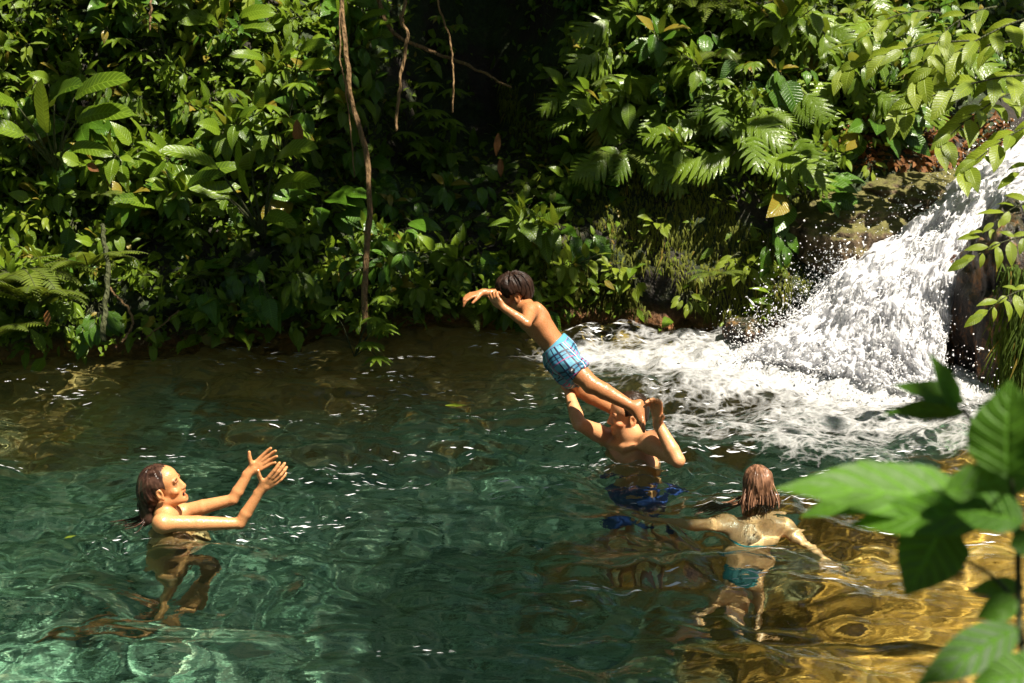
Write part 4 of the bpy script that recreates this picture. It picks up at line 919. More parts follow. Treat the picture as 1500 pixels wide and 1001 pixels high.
def p_paddle(nl=9, L=.34, pet=.42, asp=.30):
    F, T = Soup(), Soup()
    for k in range(nl):
        a = -1.6 + 3.2 * k / (nl - 1) + random.uniform(-.2, .2); up_ = random.uniform(.6, 1.0) if k != nl // 2 else 1.4; d = unit(V(math.sin(a) * .55, -.35 * random.random() - .1, up_)); p = pet * random.uniform(.55, 1.1)
        e = d * p + V(0, -.03, 0); v, f = tube(spline([V(0, .03, 0), e * .5 + V(0, 0, .03), e], 10), np.linspace(.009, .004, 10), 6); T.add(v, f)
        l = L * random.uniform(.75, 1.15); leaf(F, e, unit(d + V(math.sin(a) * .5, -.3, -.35 if k != nl // 2 else .5)), V(-math.sin(a) * .3, -.6, .8), l, l * asp, 'paddle', random.uniform(.4, 1.1) if k != nl // 2 else .2, .3, 8)
    return F, T
def p_broad(nl=14, L=.27, asp=.52, shape='ovate', hang=0.0):
    F, T = Soup(), Soup()
    for k in range(nl):
        a = random.uniform(-1.7, 1.7); el = random.uniform(-.6, .9) - hang; d = unit(V(math.sin(a), -.55 - .3 * math.cos(a), el)); p = L * random.uniform(.4, 1.0); e = d * p + V(0, -.02, .03)
        v, f = tube(spline([V(0, .04, 0), e * .5 + V(0, 0, .05), e], 8), np.linspace(.006, .003, 8), 5); T.add(v, f); l = L * random.uniform(.7, 1.15)
        leaf(F, e, unit(d + V(0, -.1, -.35 - hang)), V(-.2 * math.sin(a), -.65, .75) + rv(.12), l, l * asp, shape, random.uniform(.4, 1.1), .22, 7)
    return F, T
def p_palmate(nw=6, L=.12, h=.45):
    F, T = Soup(), Soup()
    for s in range(nw):
        a = random.uniform(-1.4, 1.4); p = V(math.sin(a) * .22, -.08 - .18 * random.random(), h * (s + 1) / nw); v, f = tube(spline([V(0, .02, 0), p * .55 + V(0, 0, .06), p], 10), np.linspace(.005, .0025, 10), 5); T.add(v, f)
        for j in range(8):
            b = 2 * math.pi * j / 8 + random.uniform(-.1, .1); d = V(math.cos(b), math.sin(b) * .8 - .3, -.22); leaf(F, p, d, V(0, -.3, 1), L * random.uniform(.75, 1.1), L * .27, 'lance', .7, .2, 4)
    return F, T
def p_branch(L=.15, ln=.75, k_=16, asp=.33):
    F, T = Soup(), Soup(); p = [V(0, 0, 0)]; d = unit(V(-1, -.15, .15))
    for i in range(7): d = unit(d + V(0, -.02, -.09) + rv(.07)); p.append(p[-1] + d * ln / 7)
    sp_ = spline(p, 40); v, f = tube(sp_[::3], np.linspace(.008, .002, 14), 5); T.add(v, f)
    for k in range(k_):
        i = int(5 + 34 * k / k_); tg = unit(sp_[i] - sp_[i - 1]); sg = 1 if k % 2 else -1; sd = unit(np.cross(tg, V(0, -.5, 1))) * sg; d = unit(sd * random.uniform(.4, 1.1) + tg * random.uniform(.3, 1) + V(0, -.3, -.25) + rv(.25)); l = L * random.uniform(.6, 1.2)
        leaf(F, sp_[i] + d * .015, d, V(0, -.5, 1) + rv(.2), l, l * asp * random.uniform(.8, 1.15), 'ovate', random.uniform(.5, 1.2), .25, 6)
    leaf(F, sp_[-1], d, V(0, -.5, 1), L, L * asp, 'lance', .6, .25, 6)
    return F, T

KINDS = {}
def make_kind(key, name, cat, mat, makers):
    KINDS[key] = dict(name=name, cat=cat, mat=mat, pro=[m() for m in makers], built=[])
make_kind('shrub', 'leafy_shrub', 'shrub', M_MID, [lambda: p_shrub(), lambda: p_shrub(12, .11, .46, .34, 4), lambda: p_shrub(11, .15, .5, .36, 3, 'ovate', .9), lambda: p_shrub(16, .10, .36, .44, 3, 'lance'), lambda: p_shrub(9, .17, .56, .32, 3, 'heart', .9)])
make_kind('dark', 'dark_leaf_shrub', 'shrub', M_DEEP, [lambda: p_shrub(12, .12, .45, .36, 4), lambda: p_shrub(10, .15, .5, .34, 3), lambda: p_shrub(14, .10, .4, .42, 4)])
make_kind('pale', 'pale_leaf_shrub', 'shrub', M_PALE, [lambda: p_shrub(10, .12, .42, .30, 3), lambda: p_shrub(9, .09, .5, .28, 4)])
make_kind('split', 'split_leaf_climber', 'climbing plant', M_SPLIT, [lambda: p_split(9, .30), lambda: p_split(7, .34), lambda: p_split(8, .26), lambda: p_split(5, .38)])
make_kind('fern', 'fern', 'fern', M_FERN, [lambda: p_fern(9, .46), lambda: p_fern(7, .55), lambda: p_fern(8, .42)])
make_kind('tree_fern', 'feathery_fern', 'fern', M_PALE, [lambda: p_fern(8, .6, True), lambda: p_fern(7, .5, True)])
make_kind('paddle', 'paddle_leaf_plant', 'plant', M_MID, [lambda: p_paddle(), lambda: p_paddle(7, .30, .3, .36)])
make_kind('broad', 'broad_leaf_plant', 'plant', M_DEEP, [lambda: p_broad(16, .28), lambda: p_broad(11, .20, .5)])
make_kind('hang', 'hanging_leaf_plant', 'plant', M_DEEP, [lambda: p_broad(8, .20, .52, 'ovate', .7), lambda: p_broad(6, .24, .5, 'heart', .8)])
make_kind('rosette', 'rosette_plant', 'plant', M_PALE, [lambda: p_broad(12, .13, .5, 'ovate', -.1), lambda: p_broad(9, .12, .46, 'lance', .1)])
make_kind('palmate', 'finger_leaf_plant', 'plant', M_MID, [lambda: p_palmate(), lambda: p_palmate(8, .13, .5)])
make_kind('branch', 'leafy_branch', 'branch', M_PALE, [lambda: p_branch(.19, .75, 12, .40), lambda: p_branch(.22, .9, 13, .42), lambda: p_branch(.17, .6, 10, .46)])
PLANTS = []
def put(key, loc, scale=1.0, rz=0.0, variant=None, tilt=0.0, label=None, px=None, ry=0.0):
    K = KINDS[key]; i = random.randrange(len(K['pro'])) if variant is None else variant
    while len(K['built']) < len(K['pro']): K['built'].append(None)
    root = empty(K['name'], loc); root.rotation_euler = (tilt, ry, rz); root.scale = (scale,) * 3
    if K['built'][i] is None:
        F, T = K['pro'][i]; a = F.build('foliage', K['mat'], root); b = T.build('stem', M_STEM, root); K['built'][i] = (a, b)
    else:
        for src in K['built'][i]:
            c = src.copy(); COL.objects.link(c); c.parent = root
    root['category'] = K['cat']
    PLANTS.append(dict(o=root, key=key, px=px, label=label)); return root
def bank_hit(px, py, back=.0):
    ys = np.linspace(9.4, 15, 700); r = FWD + (px - 750) / FPX * RGT + (500.5 - py) / FPX * UPV; pts = CAM + r * (ys / r[1])[:, None]
    by = bank_pt(pts[:, 0], pts[:, 2])[:, 1]; k = np.argmax(ys >= by); return pts[k if ys[k] >= by[k] else -1]
def onbank(key, px, py, scale=1.0, **kw):
    p = bank_hit(px, py); n = np.hypot(p[0] + .42, 0) 
    out = kw.pop('out', .03); return put(key, p + V(0, -out, 0), scale * random.uniform(.9, 1.12), random.uniform(-.5, .5), px=(px, py), tilt=random.uniform(-.15, .35), **kw)
def in_hollow(px, py): return ((px - 690) / 140) ** 2 + ((py - 60) / 180) ** 2 < 1

# --- plants that stand out in the photograph
for px, py, s in [(862, 135, .7), (890, 172, .8), (935, 215, 1.05), (985, 160, .95), (1045, 175, .95), (1000, 118, .8), (955, 115, .8), (905, 60, .9), (1150, 140, .9), (1148, 205, 1.0), (1215, 65, 1.15), (1262, 25, 1.15), (1290, 60, 1.0), (1335, 85, 1.0), (1095, 225, .9), (1245, 120, 1.0), (1180, 30, 1.0), (1060, 120, .9), (1310, 130, .9), (920, 20, .9), (1105, 165, .8), (1010, 215, .8)]: onbank('split', px, py, s)
for px, py, s in [(1005, 12, .9), (1075, 8, 1.0), (1130, 25, .8), (960, 5, .7)]: onbank('tree_fern', px, py, s, variant=0)
for px, py, s in [(75, 430, 1.35), (8, 480, 1.25), (150, 375, 1.1), (50, 385, 1.1), (20, 410, 1.1), (165, 270, .5), (480, 200, .5), (1040, 385, .55)]: onbank('fern', px, py, s, out=.38)
onbank('broad', 1160, 285, 1.05, variant=0, out=.15); onbank('broad', 1275, 190, .9, variant=0); onbank('broad', 1330, 160, .9)
for px, py, s in [(790, 300, .9), (878, 268, .8), (820, 345, .8), (690, 330, .8)]: onbank('broad', px, py, s, variant=1)
for px, py, s in [(385, 400, .9), (445, 395, .85), (305, 400, .8), (355, 380, .9), (150, 440, .8), (590, 330, .9), (1120, 330, .8)]: onbank('hang', px, py, s, out=.22)
onbank('paddle', 392, 335, 1.35, variant=0, out=.32); onbank('paddle', 95, 240, 1.2, variant=0, out=.25); onbank('paddle', 510, 80, .9, variant=1); onbank('paddle', 330, 60, .9, variant=1); onbank('paddle', 430, 140, .9); onbank('paddle', 250, 330, .8)
onbank('palmate', 632, 230, 1.15, variant=1); onbank('palmate', 655, 70, .7, variant=0)
put('palmate', W(520, 528) + V(0, 0, .02), .85, .3, variant=1, px=(520, 500))
for px, py, s in [(1092, 385, 1.15), (1005, 435, .8), (930, 415, .8), (900, 395, .8), (960, 330, .7), (1055, 300, .6), (755, 420, .6), (1270, 245, .8)]: onbank('rosette', px, py, s)
# --- shrubs filling the slope
cells = [(x + random.uniform(-26, 26), y + random.uniform(-22, 22)) for y in range(-20, 450, 52) for x in range(-10, 1460, 62)]
for px, py in cells:
    if in_hollow(px, py): continue
    if px > 1180 and py > 285 - (px - 1180) * .55: continue
    wall = 850 < px < 1230 and py > 250
    if wall and random.random() < .82: continue
    if py > 425 and 180 < px < 560 and random.random() < .6: continue
    if px > 1250 and py > 150 and random.random() < .6: continue
    if 520 < px < 850 and py < 200 and random.random() < .5: continue
    k = random.random(); key = 'shrub' if k < .40 else 'dark' if k < .62 else 'pale' if k < .76 else 'broad' if k < .85 else 'hang' if k < .92 else 'palmate' if k < .96 else 'fern'
    if wall: key = 'pale'
    onbank(key, px, py, random.uniform(.75, 1.25) * (.6 if wall else 1))
# --- branches reaching in from the right
for x, y, d, s, v, rz in [(1530, 20, 11.2, 1.1, 1, .1), (1500, 60, 11.4, 1.1, 0, -.3), (1540, 110, 11.2, 1.2, 1, .05), (1560, 165, 11.2, 1.0, 1, .3), (1460, 10, 10.4, .9, 0, .4), (1575, 225, 11.3, .9, 2, .1), (1535, 345, 9.3, .8, 2, -.1), (1530, 420, 9.2, .75, 2, .15), (1420, 60, 10.8, .9, 1, -.2), (1380, 20, 11.0, .9, 0, .2), (1500, 130, 11.5, 1.0, 1, .5), (1545, 290, 10.4, .75, 0, .3)]:
    put('branch', P(x, y, d), s, rz, variant=v, px=(x - 60, y), tilt=random.uniform(-.2, .2), ry=random.uniform(-.35, .1))

# ------------------------------------------------------------------ labels: say where each plant stands among its like
LOOK = {'shrub': 'mid-green oval-leaf shrub', 'dark': 'dark green glossy-leaved shrub', 'pale': 'yellow-green small shrub', 'split': 'glossy split-leaf climber', 'fern': 'arching fern', 'tree_fern': 'feathery pale fern', 'paddle': 'long-stalked paddle-leaf plant', 'broad': 'broad glossy-leaf clump', 'hang': 'drooping veined-leaf plant', 'rosette': 'yellow-green leaf rosette', 'palmate': 'finger-leaf plant', 'branch': 'yellow-green leafy branch reaching in from the edge'}
ZONES = [(-99, 250, 'far left of the slope'), (250, 480, 'slope left of the long liana'), (480, 600, 'slope around the long liana'), (600, 850, 'slope behind the child'), (850, 1060, 'slope right of the child'), (1060, 1240, 'slope left of the cascade'), (1240, 1700, 'slope above the cascade')]
ROWS = [(-99, 110, 'top'), (110, 225, 'upper'), (225, 335, 'middle'), (335, 999, 'lowest')]
ORD = ['first', 'second', 'third', 'fourth', 'fifth', 'sixth', 'seventh', 'eighth', 'ninth', 'tenth', 'eleventh', 'twelfth']
cellmap = {}
for p in PLANTS:
    zi = next(i for i, z in enumerate(ZONES) if z[0] <= p['px'][0] < z[1]); ri = next(i for i, r in enumerate(ROWS) if r[0] <= p['px'][1] < r[1]); cellmap.setdefault((p['key'], zi, ri), []).append(p)
GROUPS = {'shrub': 'mid-green shrubs on the slope', 'dark': 'dark glossy shrubs on the slope', 'pale': 'yellow-green shrubs on the slope', 'split': 'split-leaf climbers on the slope', 'fern': 'ferns by the water', 'tree_fern': 'feathery ferns at the top', 'paddle': 'paddle-leaf plants', 'broad': 'broad-leaf plants', 'hang': 'drooping-leaf plants', 'rosette': 'leaf rosettes on the mossy bank', 'palmate': 'finger-leaf plants', 'branch': 'branches at the right edge'}
for (key, zi, ri), ps in cellmap.items():
    ps.sort(key=lambda q: q['px'][0])
    for i, p in enumerate(ps):
        if key == 'branch': p['o']['label'] = ''
        else: p['o']['label'] = (ORD[i] + ' from left, ' if len(ps) > 1 else '') + LOOK[key] + ', ' + ROWS[ri][2] + ' row, ' + ZONES[zi][2]
        p['o']['group'] = GROUPS[key]
br = sorted([p for p in PLANTS if p['key'] == 'branch'], key=lambda q: q['px'][1])
for i, p in enumerate(br): p['o']['label'] = 'yellow-green leafy branch at the right edge, ' + ORD[i] + ' of twelve from the top'
next(p for p in PLANTS if p['key'] == 'palmate' and p['px'][1] > 450)['o']['label'] = 'small finger-leaved plant standing in the water below the long liana'

# ------------------------------------------------------------------ undergrowth, moss, litter (uncountable)
def leaf_cloud(name, pts, L, out, mat, label, asp=.45, droop=.5, kind='stuff', tone=None, segs=4):
    n = len(pts); ts = np.linspace(0, 1, segs + 1); w = np.interp(ts, *PROFILES['ovate']); w[0] = .06; w[-1] = .02
    r = prng.normal(size=(n, 3)); d = out + .75 * r + np.array([0, 0, -.25]); d /= np.linalg.norm(d, axis=1)[:, None]
    up = np.array([0, -.45, .9]) + .45 * prng.normal(size=(n, 3)); up -= (up * d).sum(1)[:, None] * d; up /= np.linalg.norm(up, axis=1)[:, None]; side = np.cross(d, up)
    vs = []
    for i, s in enumerate(ts):
        c = pts + d * (L * s)[:, None] - up * (L * droop * .5 * s * s)[:, None]
        for u in (-1, 0, 1): vs.append(c + side * (u * w[i] * L * asp * .5)[:, None] + up * (abs(u) * .2 * w[i] * L * asp * .5)[:, None])
    vs = np.stack(vs, 1).reshape(-1, 3); k = 3 * (segs + 1)
    f0 = np.array([(i * 3 + a, i * 3 + a + 1, i * 3 + a + 4, i * 3 + a + 3) for i in range(segs) for a in (0, 1)]); f = (f0[None] + k * np.arange(n)[:, None, None]).reshape(-1, 4)
    tn = prng.random(n) if tone is None else tone
    o = obj(name, vs, f, mat, None, True, {'lu': np.tile(np.tile([-1, 0, 1.], segs + 1), n), 'lv': np.tile(np.repeat(ts, 3), n), 'tone': np.repeat(tn, k)})
    return tag(o, label, None, None, kind)
n = 40000; x = prng.uniform(-5.2, 4.2, n); z = prng.uniform(.06, 3.0, n)
hol = np.exp(-((x + .28) / .70) ** 4) * sstep(.75, 1.1, z); wall = np.exp(-((x - 1.15) / .7) ** 4) * (1 - sstep(.9, 1.2, z)); clump = fbm(x * 1.6, z * 1.9, 31, 3)
keep = (prng.random(n) > .95 * hol) & (prng.random(n) > .95 * wall) & (clump > -.55 + .5 * (prng.random(n) - .5)) & ~((x > 1.75) & (z < .95 + .28 * (x - 1.75))) & ~((z < .2) & (x < .3) & (prng.random(n) < .5))
x, z = x[keep], z[keep]; n = len(x); bp = bank_pt(x, z); bp[:, 1] -= np.abs(prng.normal(0, .09, n)) + .12 * np.abs(prng.normal(0, 1, n)) * (z < .4)
leaf_cloud('undergrowth', bp, np.minimum(.034 * np.exp(np.abs(prng.normal(0, .75, n))), .17), np.array([0, -.8, .25]), M_MID, 'tangled small-leaved undergrowth covering the slope')
# moss and fine trailing growth on the wet wall between the child and the cascade
def hanging(name, pts, L, wd, mat, label):
    n = len(pts); vs = []
    sway = prng.normal(0, .25, (n, 2)); sd = np.stack([np.cos(prng.uniform(0, 3.14, n)), np.sin(prng.uniform(0, 3.14, n)) * .5, 0 * L], 1)
    for i, s in enumerate((0, .35, .7, 1)):
        c = pts + np.stack([sway[:, 0] * L * s, -.35 * L * np.sqrt(s) + sway[:, 1] * L * s * .4, -L * s * (.5 + .5 * s)], 1); w = wd * (1, .9, .6, .08)[i]
        vs += [c - sd * w[:, None], c + sd * w[:, None]]
    vs = np.stack(vs, 1).reshape(-1, 3); f0 = np.array([(0, 1, 3, 2), (2, 3, 5, 4), (4, 5, 7, 6)]); f = (f0[None] + 8 * np.arange(n)[:, None, None]).reshape(-1, 4)
    return tag(obj(name, vs, f, mat, None, True, {'lu': np.tile([-1, 1.], 4 * n), 'lv': np.tile(np.repeat([0, .35, .7, 1], 2), n), 'tone': np.repeat(prng.random(n), 8)}), label, None, None, 'stuff')
M_MOSS = leaf_mat('trailing_moss', (.045, .055, .005), (.20, .22, .018), 4, .75, .2, veinlite=0)
n = 15000; x = prng.uniform(-.1, 2.35, n); z = prng.uniform(.06, 1.35, n); k = (fbm(x * 2.2, z * 2.2, 51, 3) > -.25) & ~((x > 1.75) & (z < .15 + (x - 1.75) * .8)); x, z = x[k], z[k]; bp = bank_pt(x, z) - V(0, .02, 0)
hanging('moss', bp, prng.uniform(.02, .09, len(x)), prng.uniform(.003, .008, len(x)), M_MOSS, 'green moss and trailing growth on the wet bank left of the waterfall')
rk = P(1475, 440, 10.5); n = 4200; th = prng.uniform(-.9, .95, n); zz = prng.uniform(-.5, .32, n)
pts = np.stack([rk[0] + .06 + .30 * np.sin(th) * (1 - .2 * zz), rk[1] - .44 * np.cos(th) + .08 * zz, rk[2] + zz], 1); k = (pts[:, 0] > rk[0] - .12 + .05 * prng.normal(size=n)) ; pts = pts[k]
hanging('moss', pts, prng.uniform(.06, .20, len(pts)), prng.uniform(.004, .009, len(pts)), leaf_mat('bright_trailing_moss', (.03, .06, .004), (.11, .18, .012), 4, .75, .25, veinlite=0), 'bright green moss curtain on the rock at the right edge of the waterfall')
# leaf litter on the ledge above the cascade
n = 900; px_ = prng.uniform(1230, 1480, n); py_ = prng.uniform(170, 250, n); pts = np.array([bank_hit(a, b + .0) for a, b in zip(px_, py_)]) - V(0, .01, -.02)
leaf_cloud('leaf_litter', pts, prng.uniform(.03, .09, n), np.array([0, -.5, .0]), M_DRY, 'brown leaf litter on the soil above the waterfall', .4)

# ------------------------------------------------------------------ lianas, trunk, dead leaves
def liana(pts, r0, r1, label, mat=M_BARK, name='liana', lump=.25, n=60):
    p = spline(pts, n); p = p + .010 * np.stack([fbm(np.arange(n) * .23, k * 9.1 + r0 * 99, 1, 2) for k in range(3)], 1)
    r = np.linspace(r0, r1, n) * (1 + lump * fbm(np.arange(n) * .35, r0 * 300, 2, 2)); v, f = tube(p, r, 9); return tag(obj(name, v - p[-1], f, mat), label, 'vine'), p[-1]
for pts, a, b, lb, *mt in [([P(495, -160, 11.2), P(500, 0, 11.1), P(508, 80, 11.05), P(514, 150, 11.0), P(534, 212, 10.95), P(541, 300, 10.9), P(537, 380, 10.85), P(533, 475, 10.8)], .016, .020, 'long thick brown liana hanging from the top edge down to the water'),
                      ([P(610, -150, 10.9), P(594, 0, 10.9), P(588, 30, 10.9), P(597, 55, 10.9), P(587, 110, 10.9), P(584, 150, 10.9), P(579, 192, 10.9)], .015, .010, 'brown liana with a kink ending in mid-air before the dark hollow'),
                      ([P(640, -160, 11.0), P(642, 0, 11.0), P(658, 52, 11.0), P(664, 100, 11.0), P(663, 165, 11.0)], .007, .006, 'thin straight liana hanging in front of the dark hollow'),
                      ([P(222, -120, 10.9), P(221, 0, 10.9), P(219, 44, 10.9)], .012, .006, 'short orange-brown dead stalk hanging from the top edge at the left'),
                      ([P(505, -150, 11.1), P(497, 60, 11.0), P(507, 130, 11.0), P(520, 260, 10.95)], .006, .004, 'thin creeper twisting beside the long thick liana'),
                      ([P(540, -60, 12.3), P(570, 40, 12.2), P(630, 75, 12.3), P(690, 98, 12.1), P(748, 128, 11.9)], .018, .008, 'dark branch crossing the hollow behind the lianas'),
                      ([P(150, 330, 10.75), P(152, 350, 10.7), P(158, 400, 10.6), P(153, 460, 10.55), P(150, 500, 10.5)], .014, .019, 'mossy stem rising from the water at the far left', M_STEM),
                      ([P(158, 420, 10.6), P(185, 450, 10.5), P(195, 475, 10.45), P(178, 502, 10.4)], .007, .009, 'thin curved root dipping into the water at the left'),
                      ([P(262, 455, 10.9), P(235, 478, 10.7), P(218, 492, 10.6), P(206, 506, 10.55)], .005, .003, 'thin bare twig slanting down to the orange bank')]:
    o, e = liana(pts, a, b, lb, *mt); o.location = e
tr = tag(empty('tree', P(1020, 140, 12.6)), 'brown tree trunk standing on the slope behind the split-leaf climbers', 'tree')
pts = np.array([P(1030, 175, 12.6), P(1024, 120, 12.6), P(1018, 40, 12.6), P(1012, -60, 12.6), P(1000, -250, 12.6), P(980, -480, 12.6)]) - np.array(tr.location); v, f = tube(spline(pts, 40), np.linspace(.17, .11, 40) * (1 + .08 * fbm(np.arange(40) * .3, 1, 2, 2)), 18); obj('trunk', v, f, M_WOOD, tr)
S = Soup()
for i in range(420):
    a = prng.uniform(0, 6.28); q = pts[-1] + V(0, 0, .4) + prng.normal(size=3) * V(.8, .8, .5); leaf(S, q, rv(1) + V(0, 0, -.3), V(0, 0, 1) + rv(.4), .2, .09, 'ovate', .5, n=4)
S.build('crown', M_MID, tr)
def dead_leaf(px, py, d, L, asp, dirv, label, mat=M_DRY):
    S = Soup(); leaf(S, V(0, 0, 0), dirv, V(0, -1, .3), L, L * asp, 'lance', .35, .3, 8); o = S.build('dead_leaf', mat); o.location = P(px, py, d); o['label'] = label; o['category'] = 'leaf'; o['group'] = 'dead leaves hanging on the slope'
dead_leaf(730, 195, 11.4, .16, .30, V(-.1, -.1, -1), 'orange-brown dead leaf hanging behind the child, upper of two'); dead_leaf(733, 232, 11.35, .13, .34, V(.02, -.1, -1), 'orange-brown dead leaf hanging behind the child, lower of two')
dead_leaf(128, 240, 10.75, .09, .6, V(.7, -.3, -.4), 'orange dead leaf caught on the shrubs at the left'); dead_leaf(435, 175, 10.9, .2, .35, V(.05, -.1, -1), 'tan dead leaf hanging beside the paddle-leaf plant'); dead_leaf(70, 455, 10.3, .10, .45, V(-.1, -.2, -1), 'small brown dead leaf hanging below the ferns')
for px, py, lb, L, yaw in [(95, 792, 'pale fallen leaf floating at the left edge of the pool', .06, .7), (652, 597, 'yellow-green fallen leaf floating in the middle of the pool', .13, .1)]:
    S = Soup(); leaf(S, V(0, 0, .012), V(math.cos(yaw), math.sin(yaw), 0), V(0, 0, 1), L, L * .4, 'lance', .1, .1, 6); o = S.build('floating_leaf', M_PALE); o.location = W(px, py); o['label'] = lb; o['category'] = 'leaf'

# ------------------------------------------------------------------ plant close to the viewpoint, lower right
fg = tag(empty('leafy_shrub', P(1500, 900, 2.45)), 'large out-of-focus leafy shrub close by, in the lower right', 'shrub'); F0 = np.array(fg.location)
def near_leaf(b, t, wpx, d0, d1, roll=.6, shape='ovate', droop=.35, name='leaf', tone=None):
    S = Soup(); p0, p1 = P(b[0], b[1], d0), P(t[0], t[1], d1); ax = unit(p1 - p0); perp = unit(np.cross(ax, FWD)); perp = perp if perp[2] > 0 else -perp
    up = unit(-FWD * math.cos(roll) + perp * math.sin(roll)); L = np.linalg.norm(p1 - p0)
    leaf(S, p0 - F0 - up * 0, unit(ax + up * droop * .42), up, L * 1.03, wpx / FPX * d0 / max(.35, math.cos(roll)), shape, droop, .22, 12, wave=.03, tone=tone); S.build(name, M_NEAR, fg)
for a in [((1445, 742), (1142, 718), 78, 2.45, 2.40, .75), ((1400, 705), (1178, 757), 60, 2.5, 2.5, .7), ((1465, 755), (1248, 772), 62, 2.35, 2.4, .8), ((1388, 762), (1328, 870), 100, 2.4, 2.38, .2), ((1412, 606), (1296, 607), 30, 2.7, 2.75, .9), ((1412, 590), (1312, 566), 34, 2.7, 2.75, .7), ((1402, 600), (1362, 520), 34, 2.7, 2.68, .5),
          ((1476, 700), (1480, 560), 104, 2.2, 2.2, .5, 'ovate', .35, 'leaf', .95), ((1430, 660), (1520, 610), 60, 2.3, 2.3, .3), ((1385, 720), (1525, 700), 60, 2.3, 2.3, .5), ((1500, 765), (1395, 745), 62, 2.2, 2.25, .6), ((1420, 815), (1345, 800), 40, 2.6, 2.65, .7), ((1500, 860), (1420, 868), 26, 2.5, 2.5, .8), ((1490, 880), (1432, 905), 40, 2.4, 2.4, .4),  # big upright leaf: its raised tone stands in for sun on it
          ((1490, 920), (1345, 1004), 62, 2.3, 2.25, .45), ((1540, 985), (1425, 1000), 60, 2.2, 2.2, .5), ((1300, 700), (1255, 675), 22, 2.5, 2.5, .6), ((1480, 800), (1540, 790), 40, 2.3, 2.3, .4), ((1510, 700), (1535, 640), 50, 2.25, 2.2, .3)]: near_leaf(*a)
for pts, r in [([P(1560, 1100, 2.4), P(1500, 960, 2.42), P(1492, 850, 2.45), P(1488, 740, 2.4), P(1450, 660, 2.55), P(1412, 600, 2.7)], .006), ([P(1498, 900, 2.45), P(1460, 850, 2.5), P(1405, 815, 2.6)], .004), ([P(1490, 790, 2.42), P(1470, 750, 2.4), P(1390, 735, 2.45)], .004), ([P(1490, 760, 2.4), P(1480, 700, 2.2)], .004), ([P(1500, 940, 2.42), P(1490, 918, 2.3)], .004), ([P(1455, 750, 2.4), P(1400, 750, 2.4)], .003)]:
    v, f = tube(spline(np.array(pts) - F0, 24), np.linspace(r, r * .6, 24), 7); obj('stem', v, f, M_STEM, fg)
# ------------------------------------------------------------------ unseen forest canopy, its leaves and gaps placed to shape the dappled shade
def shade(gx, gy):
    n = fbm(gx * .9, gy * .9, 61, 3); fine = fbm(gx * 2.4, gy * 2.4, 71, 2)
    p = np.where(gy > 11.15, .50, 0.0)
    p = np.where(gy > 11.15, np.where(gx > .35, .07, np.where(gx < -1.2, .37 - .18 * np.exp(-((gx + 2.5) / .6) ** 2), .5)), p)
    hol = np.exp(-((gx + 1.02) / 1.0) ** 4) * sstep(11.3, 11.7, gy); p = np.maximum(p, .97 * hol)
    strip = .9 * sstep(9.5, 10.0, gy + .3 * n) * sstep(11.25, 11.05, gy) * sstep(.25, -.25, gx - .35 * (gy - 10.5)) * sstep(-2.8, -2.2, gx); p = np.maximum(p, .93 * strip)
    p = p * (1 - .9 * sstep(-2.4, -2.8, gx) * sstep(11.4, 11.1, gy))
    p = p * (1 - .95 * np.exp(-((gx + 1.1) / .38) ** 2 - ((gy - 10.5) / .4) ** 2))
    col = sstep(.68, .50, np.abs(gx - .31) + .2 * n) * sstep(8.50, 8.28, gy); p = np.maximum(p, .95 * col)
    p = np.maximum(p, np.where(gx < -.2, .005, .05) * (gy < 9.4)); p = np.where(gy < 4.2, .40, p)
    return np.clip(p + .85 * (p > .15) * (p < .8) * (n + .6 * fine), 0, 1)
SX, SY = SUN[0] / SUN[2], SUN[1] / SUN[2]
cs, cp = [], []
n = 74000; gx = prng.uniform(-7, 6, n); gy = prng.uniform(1.2, 15.5, n); zc = prng.uniform(5.6, 7.6, n); sh_ = shade(gx, gy); k = prng.random(n) < sh_ * (.33 + .45 * (sh_ > .82) + .5 * ((gy < 8.8) & (gy > 4.2) & (sh_ > .7)))
gx, gy, zc = gx[k], gy[k], zc[k]
pts = np.stack([gx + zc * SX, gy + zc * SY, zc], 1)
m = 26000; hx = prng.uniform(-14, 14, m); hy = prng.uniform(-6, 21, m); hz = prng.uniform(8.0, 10.5, m); ox, oy = hx - hz * SX, hy - hz * SY  # higher outer leaves, added to block sky light
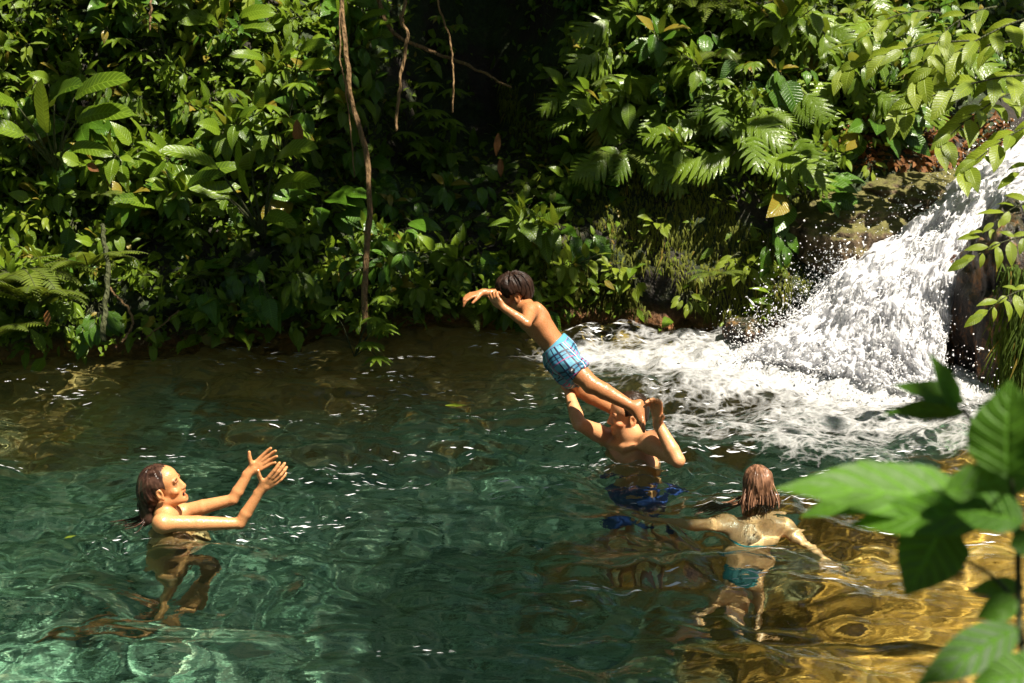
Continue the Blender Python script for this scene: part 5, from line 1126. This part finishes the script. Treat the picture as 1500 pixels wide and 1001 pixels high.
k = (ox < -5.2) | (ox > 4.3) | (oy < 5.0) | (oy > 13.6); k &= ~((oy > .8) & (oy < 5.0) & (ox > -1.3) & (ox < 1.2))
far = np.stack([hx, hy, hz], 1)[k]; nl = prng.uniform(.16, .34, len(pts)); pts = np.concatenate([pts, far])
leaf_cloud('shading_canopy', pts, np.concatenate([nl, prng.uniform(.4, .62, len(far))]), np.array([0, 0, -.1]), M_MID, 'unseen leafy canopy over the pool, gaps shaped to cast the shade', .5)
# ------------------------------------------------------------------ light, air, camera
wd = bpy.data.worlds.new('World'); sc.world = wd; wd.use_nodes = True; nt = wd.node_tree; bg = nt.nodes['Background']
sky = nt.nodes.new('ShaderNodeTexSky'); sky.sky_type = 'NISHITA'; sky.sun_disc = False; sky.sun_elevation = math.asin(SUN[2]); sky.sun_rotation = math.atan2(SUN[0], SUN[1]); sky.air_density = 1.0; sky.dust_density = .8
nt.links.new(sky.outputs[0], bg.inputs[0]); bg.inputs[1].default_value = .05
from mathutils import Vector
L = bpy.data.lights.new('sun', 'SUN'); L.energy = 5.0; L.angle = R(.53); L.color = (1, .92, .78); L.cycles.is_caustics_light = True; lo = bpy.data.objects.new('sun', L); COL.objects.link(lo); lo.rotation_euler = Vector(SUN).to_track_quat('Z', 'Y').to_euler(); lo.location = SUN * 30
cd = bpy.data.cameras.new('camera'); cam = bpy.data.objects.new('camera', cd); COL.objects.link(cam); cam.location = CAM; cam.rotation_euler = (R(90) - PITCH, 0, 0)
cd.sensor_width = 36; cd.lens = 60; cd.clip_start = .05; cd.clip_end = 400; cd.dof.use_dof = True; cd.dof.focus_distance = 9.0; cd.dof.aperture_fstop = 4.5; cd.dof.aperture_blades = 7
sc.camera = cam
sc.view_settings.view_transform = 'Standard'; sc.view_settings.look = 'None'; sc.view_settings.gamma = 1; sc.view_settings.exposure = 1.25
c = sc.cycles; c.use_denoising = True; c.max_bounces = 8; c.diffuse_bounces = 2; c.glossy_bounces = 4; c.transmission_bounces = 6; c.transparent_max_bounces = 14; c.sample_clamp_indirect = 4; c.blur_glossy = .5; c.caustics_refractive = True; c.caustics_reflective = False
